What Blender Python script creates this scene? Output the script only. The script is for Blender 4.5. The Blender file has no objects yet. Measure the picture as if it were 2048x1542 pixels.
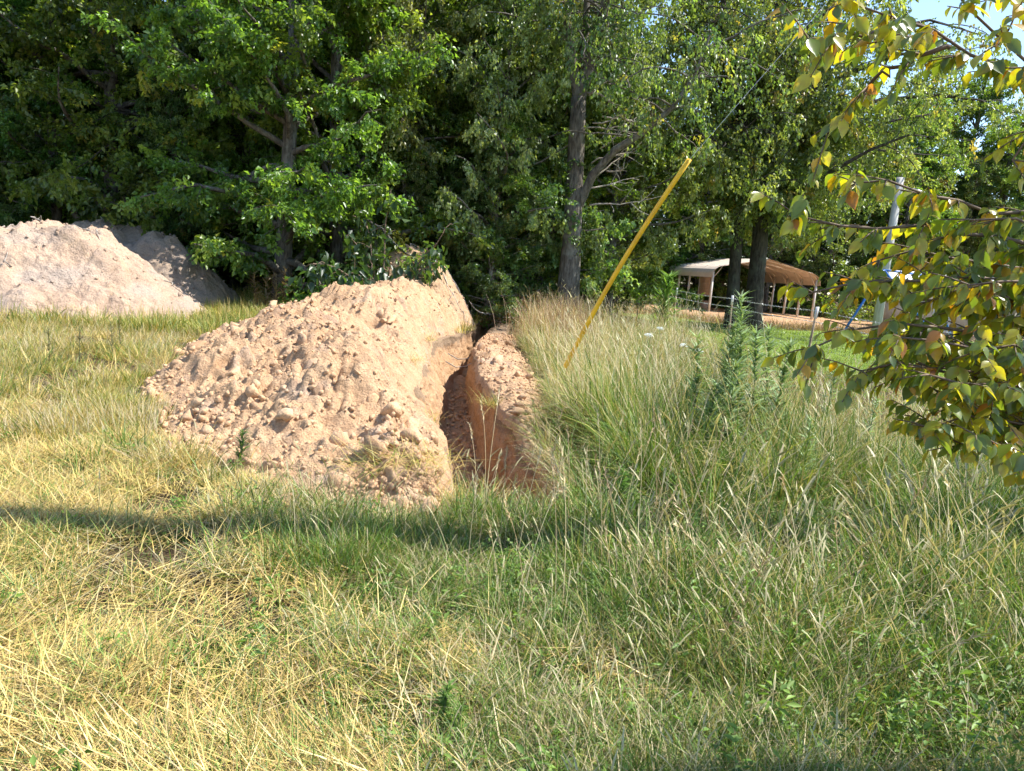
import bpy, math, random
import numpy as np
from mathutils import Vector, Matrix

# ------------------------------------------------------------------ camera, sky, sun, exposure
SC = bpy.context.scene
COL = SC.collection
F = 1540.0                       # focal length in pixels of the 2048 px wide photograph
ROLL = math.radians(4.5)         # the photographer held the phone slightly tilted
PITCH = math.atan((771 - 536) * math.cos(ROLL) / F)
EYE = 1.6

cam = bpy.data.cameras.new('camera')
cam.sensor_width = 36.0
cam.lens = 36.0 * F / 2048.0
cam.clip_start = 0.05
cam.clip_end = 2000.0
camo = bpy.data.objects.new('camera', cam)
COL.objects.link(camo)
camo.matrix_world = (Matrix.Translation((0, 0, EYE)) @ Matrix.Rotation(math.pi / 2 - PITCH, 4, 'X')
                     @ Matrix.Rotation(ROLL, 4, 'Z'))
SC.camera = camo

SUN_DIR = Vector((0.98, 0.11, 0.0)).normalized()     # horizontal direction towards the sun
SUN_EL = math.radians(55)
sun_vec = Vector((SUN_DIR.x * math.cos(SUN_EL), SUN_DIR.y * math.cos(SUN_EL), math.sin(SUN_EL)))
sl = bpy.data.lights.new('sun', 'SUN')
sl.energy = 4.2
sl.angle = math.radians(0.55)
sl.color = (1.0, 0.965, 0.90)
so = bpy.data.objects.new('sun', sl)
COL.objects.link(so)
so.rotation_euler = sun_vec.to_track_quat('Z', 'Y').to_euler()

world = bpy.data.worlds.new('World')
SC.world = world
world.use_nodes = True
wn = world.node_tree
wn.nodes.clear()
sky = wn.nodes.new('ShaderNodeTexSky')
sky.sky_type = 'NISHITA'
sky.sun_disc = False
sky.sun_elevation = SUN_EL
sky.sun_rotation = math.atan2(SUN_DIR.x, SUN_DIR.y)
sky.air_density = 1.0
sky.dust_density = 0.25
sky.ozone_density = 2.5
bg = wn.nodes.new('ShaderNodeBackground')
bg.inputs['Strength'].default_value = 0.125
wo = wn.nodes.new('ShaderNodeOutputWorld')
wn.links.new(sky.outputs[0], bg.inputs[0])
wn.links.new(bg.outputs[0], wo.inputs[0])

SC.view_settings.view_transform = 'Standard'
SC.view_settings.look = 'None'
SC.view_settings.gamma = 1.0
SC.view_settings.exposure = 1.35
SC.view_settings.use_curve_mapping = False
SC.cycles.use_denoising = True
SC.cycles.use_adaptive_sampling = True
SC.cycles.adaptive_threshold = 0.03
SC.cycles.max_bounces = 6
SC.cycles.diffuse_bounces = 3
SC.cycles.glossy_bounces = 2
SC.cycles.transmission_bounces = 3
SC.cycles.sample_clamp_indirect = 6.0

# ------------------------------------------------------------------ helpers
def ray(px, py):
    x = (px - 1024) / F; y = -(py - 771) / F
    c, s = math.cos(ROLL), math.sin(ROLL)
    xr = x * c - y * s; yr = x * s + y * c
    return np.array([xr, math.cos(PITCH) + yr * math.sin(PITCH), -math.sin(PITCH) + yr * math.cos(PITCH)])

def at(px, py, D):
    """the point of the place seen at a pixel of the photograph, D metres in front of the photographer"""
    d = ray(px, py)
    return np.array([0, 0, EYE]) + d * (D / d[1])

def _h(ix, iy, iz, seed):
    n = (ix * 374761393 + iy * 668265263 + iz * 2147483647 + seed * 1274126177) & 0xFFFFFFFF
    n = ((n ^ (n >> 13)) * 1274126177) & 0xFFFFFFFF
    n = n ^ (n >> 16)
    return (n & 0xFFFFFF) / float(0xFFFFFF)

def vnoise(x, y, z=0.0, seed=0):
    x, y, z = np.broadcast_arrays(np.asarray(x, float), np.asarray(y, float), np.asarray(z, float))
    fx, fy, fz = np.floor(x), np.floor(y), np.floor(z)
    ix, iy, iz = fx.astype(np.int64), fy.astype(np.int64), fz.astype(np.int64)
    tx, ty, tz = x - fx, y - fy, z - fz
    tx = tx * tx * (3 - 2 * tx); ty = ty * ty * (3 - 2 * ty); tz = tz * tz * (3 - 2 * tz)
    r = 0
    for a in (0, 1):
        wx = tx if a else 1 - tx
        for b in (0, 1):
            wy = ty if b else 1 - ty
            for c in (0, 1):
                wz = tz if c else 1 - tz
                r = r + wx * wy * wz * _h(ix + a, iy + b, iz + c, seed)
    return r * 2 - 1

def fbm(x, y, z=0.0, octv=4, seed=0, gain=0.5):
    r, a = 0, 1.0
    x = np.asarray(x, float); y = np.asarray(y, float); z = np.asarray(z, float)
    for o in range(octv):
        r = r + a * vnoise(x, y, z, seed + o * 17)
        x, y, z = x * 2.03, y * 2.03, z * 2.03; a *= gain
    return r

def sstep(a, b, x):
    t = np.clip((np.asarray(x, float) - a) / (b - a), 0, 1)
    return t * t * (3 - 2 * t)

def np_mesh(name, V, quads=None, tris=None, col=None, mats=(), smooth=False):
    V = np.asarray(V, np.float32).reshape(-1, 3)
    me = bpy.data.meshes.new(name)
    nq = 0 if quads is None else len(quads)
    nt = 0 if tris is None else len(tris)
    me.vertices.add(len(V)); me.vertices.foreach_set('co', V.ravel())
    idx = []
    if nq: idx.append(np.asarray(quads, np.int32).ravel())
    if nt: idx.append(np.asarray(tris, np.int32).ravel())
    idx = np.concatenate(idx)
    me.loops.add(len(idx)); me.loops.foreach_set('vertex_index', idx)
    me.polygons.add(nq + nt)
    st = np.concatenate([np.arange(nq) * 4, nq * 4 + np.arange(nt) * 3]).astype(np.int32)
    me.polygons.foreach_set('loop_start', st)
    if smooth:
        me.polygons.foreach_set('use_smooth', np.ones(nq + nt, bool))
    if col is not None:
        ca = me.color_attributes.new('col', 'FLOAT_COLOR', 'POINT')
        c4 = np.ones((len(V), 4), np.float32); c4[:, :3] = col
        ca.data.foreach_set('color', c4.ravel())
    me.update(calc_edges=True)
    for m in mats: me.materials.append(m)
    return me

def obj(name, me, parent=None, loc=None, rot=None, scale=None):
    o = bpy.data.objects.new(name, me)
    COL.objects.link(o)
    if parent is not None: o.parent = parent
    if loc is not None: o.location = loc
    if rot is not None: o.rotation_euler = rot
    if scale is not None: o.scale = scale if hasattr(scale, '__len__') else (scale,) * 3
    return o

def tag(o, label, cat=None, group=None, kind=None):
    o['label'] = label
    if cat: o['category'] = cat
    if group: o['group'] = group
    if kind: o['kind'] = kind
    return o

def thing(name, label, cat, loc=(0, 0, 0), rotz=0.0, group=None):
    o = bpy.data.objects.new(name, None)
    COL.objects.link(o)
    o.location = loc; o.rotation_euler = (0, 0, rotz)
    o.empty_display_size = 0.2
    return tag(o, label, cat, group)

def copy_tree(root, label, loc, rotz, scale=1.0, group=None, mir=1):
    r = root.copy(); COL.objects.link(r)
    r.location = loc; r.rotation_euler = (0, 0, rotz)
    r.scale = (scale * mir, scale, scale) if not hasattr(scale, '__len__') else scale
    r['label'] = label
    if group: r['group'] = group
    elif 'group' in r.keys(): del r['group']
    for ch in root.children:
        c = ch.copy(); COL.objects.link(c); c.parent = r
        for g in ch.children:
            d = g.copy(); COL.objects.link(d); d.parent = c
    return r

class MB:
    """collects pieces of one mesh"""
    def __init__(s): s.V = []; s.Q = []; s.T = []; s.C = []; s.n = 0
    def add(s, V, Q=None, T=None, c=None):
        V = np.asarray(V, float).reshape(-1, 3)
        s.V.append(V)
        if Q is not None and len(Q): s.Q.append(np.asarray(Q) + s.n)
        if T is not None and len(T): s.T.append(np.asarray(T) + s.n)
        if c is not None:
            c = np.asarray(c, float)
            s.C.append(np.broadcast_to(c, (len(V), 3)) if c.ndim == 1 else c)
        s.n += len(V)
    def mesh(s, name, mats, smooth=False):
        return np_mesh(name, np.concatenate(s.V), np.concatenate(s.Q) if s.Q else None, np.concatenate(s.T) if s.T else None,
                       np.concatenate(s.C) if s.C else None, mats, smooth)
    def tube(s, pts, rad, sides=6, c=None, cap=True):
        pts = np.asarray(pts, float); n = len(pts)
        rad = np.broadcast_to(np.asarray(rad, float), (n,))
        tg = np.gradient(pts, axis=0) if n > 1 else np.array([[0, 0, 1.]])
        tg /= np.linalg.norm(tg, axis=1)[:, None] + 1e-9
        ref = np.array([0.31, 0.95, 0.05]) if abs(tg[0][1]) < 0.8 else np.array([1., 0, 0])
        a = np.cross(tg, ref); a /= np.linalg.norm(a, axis=1)[:, None] + 1e-9
        b = np.cross(tg, a)
        th = np.arange(sides) * 2 * math.pi / sides
        ring = (a[:, None, :] * np.cos(th)[None, :, None] + b[:, None, :] * np.sin(th)[None, :, None]) * rad[:, None, None] + pts[:, None, :]
        i = np.arange(n - 1)[:, None] * sides; j = np.arange(sides)[None, :]; k = (j + 1) % sides
        Q = np.stack([i + j, i + k, i + sides + k, i + sides + j], -1).reshape(-1, 4)
        T = []
        if cap and sides >= 3:
            base = (n - 1) * sides
            T = [[base, base + m, base + m + 1] for m in range(1, sides - 1)] + [[0, m + 1, m] for m in range(1, sides - 1)]
        s.add(ring.reshape(-1, 3), Q, T, c)
    def box(s, cx, cy, cz, sx, sy, sz, rz=0.0, c=None, M=None):
        v = np.array([[x, y, z] for z in (-.5, .5) for y in (-.5, .5) for x in (-.5, .5)]) * [sx, sy, sz]
        if M is not None: v = v @ np.asarray(M).T
        if rz:
            cc, ss = math.cos(rz), math.sin(rz)
            v = v @ np.array([[cc, ss, 0], [-ss, cc, 0], [0, 0, 1]])
        s.add(v + [cx, cy, cz], [[0, 2, 3, 1], [4, 5, 7, 6], [0, 1, 5, 4], [2, 6, 7, 3], [0, 4, 6, 2], [1, 3, 7, 5]], None, c)

# ------------------------------------------------------------------ materials
def newmat(name):
    m = bpy.data.materials.new(name); m.use_nodes = True
    nt = m.node_tree; nt.nodes.clear()
    out = nt.nodes.new('ShaderNodeOutputMaterial')
    return m, nt, out
def N(nt, t, **kw):
    n = nt.nodes.new(t)
    for k, v in kw.items():
        if k.startswith('i_'):
            n.inputs[k[2:].replace('_', ' ')].default_value = v
        else: setattr(n, k, v)
    return n
def mixc(nt, fac, a, b, mode='MIX'):
    n = nt.nodes.new('ShaderNodeMix'); n.data_type = 'RGBA'; n.blend_type = mode
    for s, v in ((n.inputs[0], fac), (n.inputs[6], a), (n.inputs[7], b)):
        if isinstance(v, bpy.types.NodeSocket): nt.links.new(v, s)
        elif isinstance(v, (int, float)): s.default_value = v
        else: s.default_value = (*v, 1)
    return n.outputs[2]
def noise(nt, scale, detail=4, rough=.55, vec=None, mapscale=None):
    t = N(nt, 'ShaderNodeTexNoise'); t.inputs['Scale'].default_value = scale; t.inputs['Detail'].default_value = detail
    t.inputs['Roughness'].default_value = rough
    if vec is not None:
        if mapscale is not None:
            mp = N(nt, 'ShaderNodeMapping'); mp.inputs['Scale'].default_value = mapscale
            nt.links.new(vec, mp.inputs[0]); vec = mp.outputs[0]
        nt.links.new(vec, t.inputs['Vector'])
    return t.outputs['Fac']
def ramp(nt, fac, stops):
    r = N(nt, 'ShaderNodeValToRGB'); e = r.color_ramp.elements
    while len(e) < len(stops): e.new(.5)
    for el, (p, c) in zip(e, stops):
        el.position = p; el.color = (*c, 1) if len(c) == 3 else c
    nt.links.new(fac, r.inputs[0]); return r.outputs[0]
def bump(nt, h, strength, dist, prev=None):
    b = N(nt, 'ShaderNodeBump'); b.inputs['Strength'].default_value = strength; b.inputs['Distance'].default_value = dist
    nt.links.new(h, b.inputs['Height'])
    if prev is not None: nt.links.new(prev, b.inputs['Normal'])
    return b.outputs[0]

def leaf_mat(name, trans=0.35, rough=0.45, spec=0.5, tint=(1.5, 1.35, 0.55), vary=0.25, objvary=0.0):
    """a leaf: lets light through, a little gloss; its colour comes leaf by leaf"""
    m, nt, out = newmat(name)
    at_ = N(nt, 'ShaderNodeVertexColor', layer_name='col')
    c = at_.outputs[0]
    if objvary:
        oi = N(nt, 'ShaderNodeObjectInfo')
        hs = N(nt, 'ShaderNodeHueSaturation')
        mr = N(nt, 'ShaderNodeMapRange'); mr.inputs[3].default_value = 0.5 - objvary * .12; mr.inputs[4].default_value = 0.5 + objvary * .12
        nt.links.new(oi.outputs['Random'], mr.inputs[0]); nt.links.new(mr.outputs[0], hs.inputs['Hue'])
        mr2 = N(nt, 'ShaderNodeMapRange'); mr2.inputs[3].default_value = 1 - objvary; mr2.inputs[4].default_value = 1 + objvary
        mm = N(nt, 'ShaderNodeMath', operation='FRACT'); mu = N(nt, 'ShaderNodeMath', operation='MULTIPLY'); mu.inputs[1].default_value = 7.31
        nt.links.new(oi.outputs['Random'], mu.inputs[0]); nt.links.new(mu.outputs[0], mm.inputs[0]); nt.links.new(mm.outputs[0], mr2.inputs[0])
        nt.links.new(mr2.outputs[0], hs.inputs['Value'])
        nt.links.new(c, hs.inputs['Color']); c = hs.outputs[0]
    p = N(nt, 'ShaderNodeBsdfPrincipled'); p.inputs['Roughness'].default_value = rough
    p.inputs['Specular IOR Level'].default_value = spec
    nt.links.new(c, p.inputs['Base Color'])
    t = N(nt, 'ShaderNodeBsdfTranslucent')
    nt.links.new(mixc(nt, 1.0, c, tint, 'MULTIPLY'), t.inputs[0])
    mx = N(nt, 'ShaderNodeMixShader'); mx.inputs[0].default_value = trans
    nt.links.new(p.outputs[0], mx.inputs[1]); nt.links.new(t.outputs[0], mx.inputs[2])
    nt.links.new(mx.outputs[0], out.inputs[0])
    return m

def soil_mat(name, c_light, c_mid, c_dark, c_spot, bumpd=0.03, fine=60, grey=None, topsoil=None, patches=None, objvary=False):
    m, nt, out = newmat(name)
    g = N(nt, 'ShaderNodeNewGeometry'); P = g.outputs['Position']
    n1 = noise(nt, 1.1, 5, .6, P); n2 = noise(nt, 7, 5, .65, P); n3 = noise(nt, fine, 4, .7, P); n4 = noise(nt, 2.6, 4, .6, P)
    c = ramp(nt, n1, [(.3, c_dark), (.5, c_mid), (.72, c_light)])
    c = mixc(nt, .55, c, ramp(nt, n2, [(.3, c_dark), (.48, c_mid), (.7, c_light)]))
    c = mixc(nt, ramp(nt, n4, [(.56, (0, 0, 0)), (.72, (.8, .8, .8))]), c, c_spot)
    if grey is not None:
        c = mixc(nt, ramp(nt, noise(nt, .8, 3, .5, P, (1, 1, 2.5)), [(.45, (0, 0, 0)), (.62, (.75, .75, .75))]), c, grey)
    if patches is not None:          # lumps of darker topsoil mixed in
        c = mixc(nt, ramp(nt, noise(nt, 1.7, 6, .68, P), [(.56, (0, 0, 0)), (.66, (.75, .75, .75))]), c, patches)
    if topsoil is not None:          # dark root layer under the turf, ragged lower edge
        sx = N(nt, 'ShaderNodeSeparateXYZ'); nt.links.new(P, sx.inputs[0])
        ad = N(nt, 'ShaderNodeMath', operation='MULTIPLY_ADD'); ad.inputs[1].default_value = .35; nt.links.new(noise(nt, 3.5, 5, .7, P), ad.inputs[0]); nt.links.new(sx.outputs[2], ad.inputs[2])
        c = mixc(nt, ramp(nt, ad.outputs[0], [(.0, (0, 0, 0)), (.06, (.85, .85, .85))]), c, topsoil)
    if objvary:
        oi = N(nt, 'ShaderNodeObjectInfo')
        c = mixc(nt, .8, c, ramp(nt, oi.outputs['Random'], [(0, (.62, .58, .55)), (.5, (1, 1, 1)), (1, (1.15, 1.12, 1.05))]), 'MULTIPLY')
    c = mixc(nt, .55, c, ramp(nt, n3, [(.3, (.5, .5, .5)), (.6, (1.25, 1.25, 1.25))]), 'MULTIPLY')
    p = N(nt, 'ShaderNodeBsdfPrincipled'); p.inputs['Roughness'].default_value = .95
    p.inputs['Specular IOR Level'].default_value = .15
    nt.links.new(c, p.inputs['Base Color'])
    b = bump(nt, n2, .7, bumpd * 1.6)
    b = bump(nt, noise(nt, fine * .45, 5, .7, P), .9, bumpd * .55, b)
    nt.links.new(b, p.inputs['Normal'])
    nt.links.new(p.outputs[0], out.inputs[0])
    return m

def plain_mat(name, c1, c2, rough=.6, metal=0, scale=8, spec=.4, bumpd=0.0, mapscale=(1, 1, 1), coord='Object'):
    m, nt, out = newmat(name)
    tc = N(nt, 'ShaderNodeTexCoord'); P = tc.outputs[coord]
    n1 = noise(nt, scale, 5, .6, P, mapscale)
    c = ramp(nt, n1, [(.35, c1), (.65, c2)])
    p = N(nt, 'ShaderNodeBsdfPrincipled'); p.inputs['Roughness'].default_value = rough; p.inputs['Metallic'].default_value = metal
    p.inputs['Specular IOR Level'].default_value = spec
    nt.links.new(c, p.inputs['Base Color'])
    if bumpd: nt.links.new(bump(nt, noise(nt, scale * 3, 5, .65, P, mapscale), .8, bumpd), p.inputs['Normal'])
    nt.links.new(p.outputs[0], out.inputs[0])
    return m

def bark_mat(name, a, b, lichen, scale=6):
    m, nt, out = newmat(name)
    tc = N(nt, 'ShaderNodeTexCoord'); P = tc.outputs['Object']
    f = noise(nt, scale * 2.2, 6, .65, P, (1, 1, .22))
    c = ramp(nt, f, [(.36, a), (.5, tuple((x + y) / 2 for x, y in zip(a, b))), (.64, b)])
    c = mixc(nt, ramp(nt, noise(nt, 2.2, 5, .65, P), [(.52, (0, 0, 0)), (.68, (.8, .8, .8))]), c, lichen)
    p = N(nt, 'ShaderNodeBsdfPrincipled'); p.inputs['Roughness'].default_value = .9; p.inputs['Specular IOR Level'].default_value = .2
    nt.links.new(c, p.inputs['Base Color'])
    nt.links.new(bump(nt, f, 1.0, .05), p.inputs['Normal'])
    nt.links.new(p.outputs[0], out.inputs[0])
    return m

M_GRASS = leaf_mat('grass_blades', .28, .5, .35, (1.25, 1.2, .6))
M_STRAW = leaf_mat('straw_blades', .15, .45, .4, (1.1, 1.0, .7))
M_LEAF = leaf_mat('forest_leaves', .5, .38, .6, (1.7, 1.7, .55), objvary=.22)
M_LEAF2 = leaf_mat('pear_leaves', .5, .3, .8, (2.2, 2.0, .35))
M_WEED = leaf_mat('weed_leaves', .3, .5, .35, (1.4, 1.4, .6))
M_BARK = bark_mat('grey_bark', (.055, .045, .036), (.19, .165, .135), (.22, .22, .19))
M_BARKD = bark_mat('dark_bark', (.025, .02, .016), (.085, .07, .055), (.09, .09, .07))
M_BARKL = bark_mat('pale_bark', (.14, .11, .08), (.30, .25, .19), (.30, .29, .25))
M_TWIG = plain_mat('twig', (.10, .065, .04), (.2, .14, .09), .8, scale=20)
M_DEAD = plain_mat('dead_wood', (.25, .21, .17), (.42, .37, .31), .9, scale=15)
M_SOIL = soil_mat('spoil_soil', (.56, .37, .225), (.475, .297, .168), (.32, .182, .094), (.45, .325, .235), .06, patches=(.28, .185, .125))
M_TRENCH = soil_mat('trench_clay', (.49, .325, .20), (.41, .25, .135), (.28, .16, .08), (.37, .245, .155), .05, 45, topsoil=(.22, .155, .10))
M_HEAPF = soil_mat('brown_spoil', (.47, .325, .21), (.39, .25, .145), (.27, .165, .09), (.33, .24, .17), .05, 40, patches=(.2, .145, .1))
M_PILE = soil_mat('pile_soil', (.48, .345, .25), (.40, .28, .195), (.27, .183, .125), (.42, .285, .17), .06, 34, (.36, .29, .235), patches=(.25, .18, .13))
M_PILE2 = soil_mat('shaded_grey_pile_soil', (.36, .275, .205), (.30, .225, .165), (.21, .155, .11), (.30, .215, .145), .06, 34, (.28, .225, .185))  # rear pile: partly greyer soil, partly tree shade mixed into the colour
M_CLOD = soil_mat('clod_soil', (.56, .375, .23), (.485, .305, .178), (.36, .215, .118), (.45, .32, .225), .02, 80, objvary=True)

def ground_mat():
    m, nt, out = newmat('ground_cover')
    a = N(nt, 'ShaderNodeVertexColor', layer_name='col')
    g = N(nt, 'ShaderNodeNewGeometry'); P = g.outputs['Position']
    n2 = noise(nt, 9, 6, .7, P); n3 = noise(nt, 70, 4, .7, P)
    c = mixc(nt, .8, a.outputs[0], ramp(nt, n2, [(.3, (.45, .4, .36)), (.65, (1.5, 1.45, 1.3))]), 'MULTIPLY')
    c = mixc(nt, .7, c, ramp(nt, n3, [(.3, (.5, .5, .5)), (.65, (1.5, 1.5, 1.4))]), 'MULTIPLY')
    p = N(nt, 'ShaderNodeBsdfPrincipled'); p.inputs['Roughness'].default_value = .95; p.inputs['Specular IOR Level'].default_value = .1
    nt.links.new(c, p.inputs['Base Color'])
    nt.links.new(bump(nt, n3, .8, .02, bump(nt, n2, .7, .05)), p.inputs['Normal'])
    nt.links.new(p.outputs[0], out.inputs[0])
    return m
M_GROUND = ground_mat()

# ------------------------------------------------------------------ the lie of the land
TR_Y = np.array([3.0, 4.6, 5.25, 7.0, 8.57, 11.76, 14.5, 16.0, 18.0, 20.5, 23.0, 26.0])
TR_X = np.array([0.15, 0.08, 0.04, -0.23, -0.48, -.80, -1.0, -1.02, -.98, -.92, -.86, -.8])
def tr_c(y): return np.interp(y, TR_Y, TR_X)
def tr_w(y): return 0.39 + 0.05 * vnoise(np.asarray(y) * 1.1, 3.3, 0, 5) + .045 * vnoise(np.asarray(y) * 2.9, 9.3, 0, 6) + .03 * vnoise(np.asarray(y) * 7.3, 2.3, 0, 7) - 0.12 * sstep(8.5, 12.5, y)
def tr_wl(y): return tr_w(y) + .34 * sstep(7.0, 10.0, y) * (1 - sstep(15.0, 17.5, y))     # the left side was cut back at a slope
TR_Y0, TR_Y1 = 4.5, 24.0
def tr_d(y): return (0.95 + 0.08 * vnoise(np.asarray(y) * .6, 1.7, 0, 9)) * sstep(4.75, 5.75, y) * (1 - sstep(21.0, 23.6, y) * .9)

def gz(x, y):
    """ground height without the diggings"""
    x = np.asarray(x, float); y = np.asarray(y, float)
    r = .035 * fbm(x * .55, y * .55, 0, 3, 21) + .02 * fbm(x * 2.1, y * 2.1, 0, 2, 22)
    r = r * (1 - sstep(60, 100, np.hypot(x, y)))
    return r

HY = np.array([4.45, 4.9, 5.6, 7.0, 8.8, 10.5, 12.0, 13.2, 14.5, 16.0, 17.6, 19.2, 20.2])
H_TOE = np.array([-1.15, -1.78, -2.5, -3.25, -4.15, -4.7, -4.9, -5.0, -4.7, -4.3, -4.2, -4.0, -3.4])
H_CR = np.array([-.55, -.6, -.72, -1.35, -2.05, -2.75, -2.85, -2.6, -2.3, -2.4, -2.5, -2.6, -2.7])
H_Z = np.array([.02, .13, .36, .46, .52, .60, .74, .90, .95, .98, 1.08, 1.2, 1.1])
def heap_profile(x, y):
    """smooth height of the long spoil heap beside the trench (0 where there is none)"""
    x = np.asarray(x, float); y = np.asarray(y, float)
    toe = np.interp(y, HY, H_TOE); cr = np.interp(y, HY, H_CR); h = np.interp(y, HY, H_Z)
    h = h * (1 + .22 * vnoise(y * 1.15 + x * .25, 7.7, 0, 31))
    lip = tr_c(y) - tr_wl(y) + .03 - .15 * sstep(14.0, 16.5, y)
    toe = toe + .25 * vnoise(y * 1.3, 1.1, 0, 33)
    tl = np.clip((x - toe) / (cr - toe), 0, 1); tr = np.clip((x - cr) / np.maximum(lip - cr, .05), 0, 1)
    zl = 1 - (1 - tl) ** 1.75
    zr = 1 - (.45 * tr + .55 * tr ** 1.9)
    z = h * np.where(x < cr, zl, zr)
    inside = (x > toe) & (x < lip) & (y > HY[0]) & (y < HY[-1])
    return np.where(inside, z, 0.0)
def clump(x, y, seed, s):
    n = vnoise(x * s, y * s, 0, seed)
    return np.abs(n)
def heap_rough(x, y, k):
    f = np.clip(k / .25, 0, 1)
    r = .17 * fbm(x * 1.2, y * 1.2, 0, 2, 41) + .09 * (clump(x, y, 43, 3.1) - .3) - .10 * (clump(x + 5, y, 44, 5.6) - .3) + .065 * (clump(x, y + 3, 45, 10.5) - .3) - .05 * (clump(x, y, 47, 8.7) - .3) + .04 * vnoise(x * 19, y * 19, 0, 46)
    return r * f
def heap_z(x, y):
    k = heap_profile(x, y)
    return gz(x, y) + k + heap_rough(x, y, k)

B_Y = np.array([5.0, 6.4, 7.3, 8.2, 9.9, 12.0, 15.3, 17.5, 21.5])
B_X = np.array([.40, .26, .24, .38, .46, .28, .03, .05, .15])
def bank_outer(y): return np.interp(y, B_Y, B_X) + .10 * vnoise(np.asarray(y) * 1.7, 4.4, 0, 51)
def bank_profile(x, y):
    x = np.asarray(x, float); y = np.asarray(y, float)
    lip = tr_c(y) + tr_w(y) - .03; o = np.maximum(bank_outer(y), lip + .08)
    t = np.clip((x - lip) / (o - lip), 0, 1)
    z = (.05 + .045 * sstep(7, 10, y) - .05 * sstep(12.5, 14.5, y)) * np.sin(np.pi * np.clip(t * .88 + .1, 0, 1)) ** .8
    z = z * sstep(4.9, 6.2, y) * (1 - sstep(17.8, 19.4, y))
    return np.where((x > lip - .01) & (x < o) & (y > 4.9) & (y < 19.4), z, 0)
def bank_z(x, y):
    k = bank_profile(x, y)
    return gz(x, y) + k + np.clip(k / .08, 0, 1) * (.09 * (clump(x, y, 53, 2.7) - .25) + .055 * (clump(x, y, 54, 7.) - .3) + .03 * (clump(x, y, 55, 15.) - .3) + .014 * vnoise(x * 25, y * 25, 0, 56))

PILES = [  # centre x, y, radius x, radius y, height, seed
    (-10.1, 16.3, 3.5, 3.3, 2.3, 61), (-10.6, 20.6, 3.5, 3.0, 2.4, 62), (-3.0, 21.0, 1.85, 2.6, 1.95, 63)]
def pile_k(i, x, y):
    cx, cy, rx, ry, h, sd = PILES[i]
    x = np.asarray(x, float); y = np.asarray(y, float)
    an = np.arctan2((y - cy) / ry, (x - cx) / rx)
    rr = np.hypot((x - cx) / rx, (y - cy) / ry) * (1 + .10 * vnoise(an * 1.6 + 9, sd, 0, sd))
    t = np.clip(1 - rr, 0, 1)
    if i == 2: return h * np.clip(1 - rr ** 1.7, 0, 1)
    return h * (1.28 * t - .28 * t ** 2 - .55 * np.maximum(t - .62, 0) * (t > .62)) * (1 if i < 2 else 1)
def pile_z(i, x, y):
    k = pile_k(i, x, y); sd = PILES[i][5]
    f = np.clip(k / .3, 0, 1)
    cx, cy = PILES[i][:2]; an = np.arctan2(y - cy, x - cx); rd = np.hypot(x - cx, y - cy)
    r = .20 * fbm(x * .9, y * .9, 0, 3, sd + 4) + .17 * (clump(x, y, sd + 5, 1.9) - .3) + .13 * (clump(an * 1.0, rd * .12, sd + 8, 5.) - .3) * np.clip(rd / 1.5, 0, 1) + .10 * (clump(x, y, sd + 6, 4.7) - .3) + .07 * (clump(x, y, sd + 7, 9.7) - .3)
    return gz(x, y) + k + r * f

def dug(x, y):
    """True where soil, trench or a heap covers the field (nothing grows there)"""
    x = np.asarray(x, float); y = np.asarray(y, float)
    m = (heap_profile(x, y) > .03) | (bank_profile(x, y) > .035)
    m |= (x - tr_c(y) < tr_w(y) + .04) & (x - tr_c(y) > -tr_wl(y) - .04) & (y > 4.85) & (y < 23.8)
    for i in range(3): m |= pile_k(i, x, y) > .06
    return m

PAD = np.array([(3.0, 41.5), (5.2, 37.5), (8.2, 33.2), (11.0, 32.6), (15.0, 33.4), (24.0, 35.0)])   # front edge of the clay pad
def pad_front(x): return np.interp(x, PAD[:, 0], PAD[:, 1])

# ground sheet, in columns that follow the trench so that the trench can be left open in it
def axis_pts(segs):
    r = [segs[0][0]]
    for a, b, st in segs:
        n = max(1, int(round((b - a) / st)))
        r += list(a + (b - a) * np.arange(1, n + 1) / n)
    return np.array(r)
gu = axis_pts([(-400, -100, 60), (-100, -40, 10), (-40, -14, 1.5), (-14, -7, .35), (-7, -1.0, .14), (-1.0, .75, .25), (.75, 7, .14), (7, 14, .35), (14, 40, 1.5), (40, 100, 10), (100, 400, 60)])
gy = axis_pts([(-60, -10, 10), (-10, 1, 1), (1, 4.5, .12), (4.5, 14, .14), (14, 24, .25), (24, 50, 1.0), (50, 100, 8), (100, 700, 100)])
U, Y = np.meshgrid(gu, gy)
X = U + tr_c(Y)
Z = gz(X, Y)
# ground colour: thatch in the field, green under the lawn, leaf litter in the woods, clay beyond
thatch = np.array([.075, .055, .033]); lawn = np.array([.13, .19, .035]); litter = np.array([.12, .075, .04]); clay = np.array([.42, .22, .11])
wl = (sstep(3.4, 4.6, X - .02 * Y) * sstep(14.5, 17, Y) * (1 - sstep(33, 36, Y)))[..., None]
ww = (sstep(23.5, 26, Y) * (1 - sstep(2, 5, X)))[..., None]
wc = (sstep(-1.5, 0, Y - pad_front(X)) * sstep(2.5, 5, X) * (1 - sstep(56, 70, Y)))[..., None]
wb = sstep(.2, .5, vnoise(X * .35, Y * .35, 0, 71))[..., None] * .5
C = thatch + (np.array([.20, .15, .085]) - thatch) * wb
C = C + (lawn - C) * wl; C = C + (litter - C) * ww; C = C + (clay - C) * wc
ny, nx = U.shape
ii, jj = np.meshgrid(np.arange(ny - 1), np.arange(nx - 1), indexing='ij')
q = np.stack([ii * nx + jj, ii * nx + jj + 1, (ii + 1) * nx + jj + 1, (ii + 1) * nx + jj], -1)
um = .5 * (gu[1:] + gu[:-1])[None, :] + 0 * ii; ym = .5 * (gy[1:] + gy[:-1])[:, None] + 0 * ii
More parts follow.
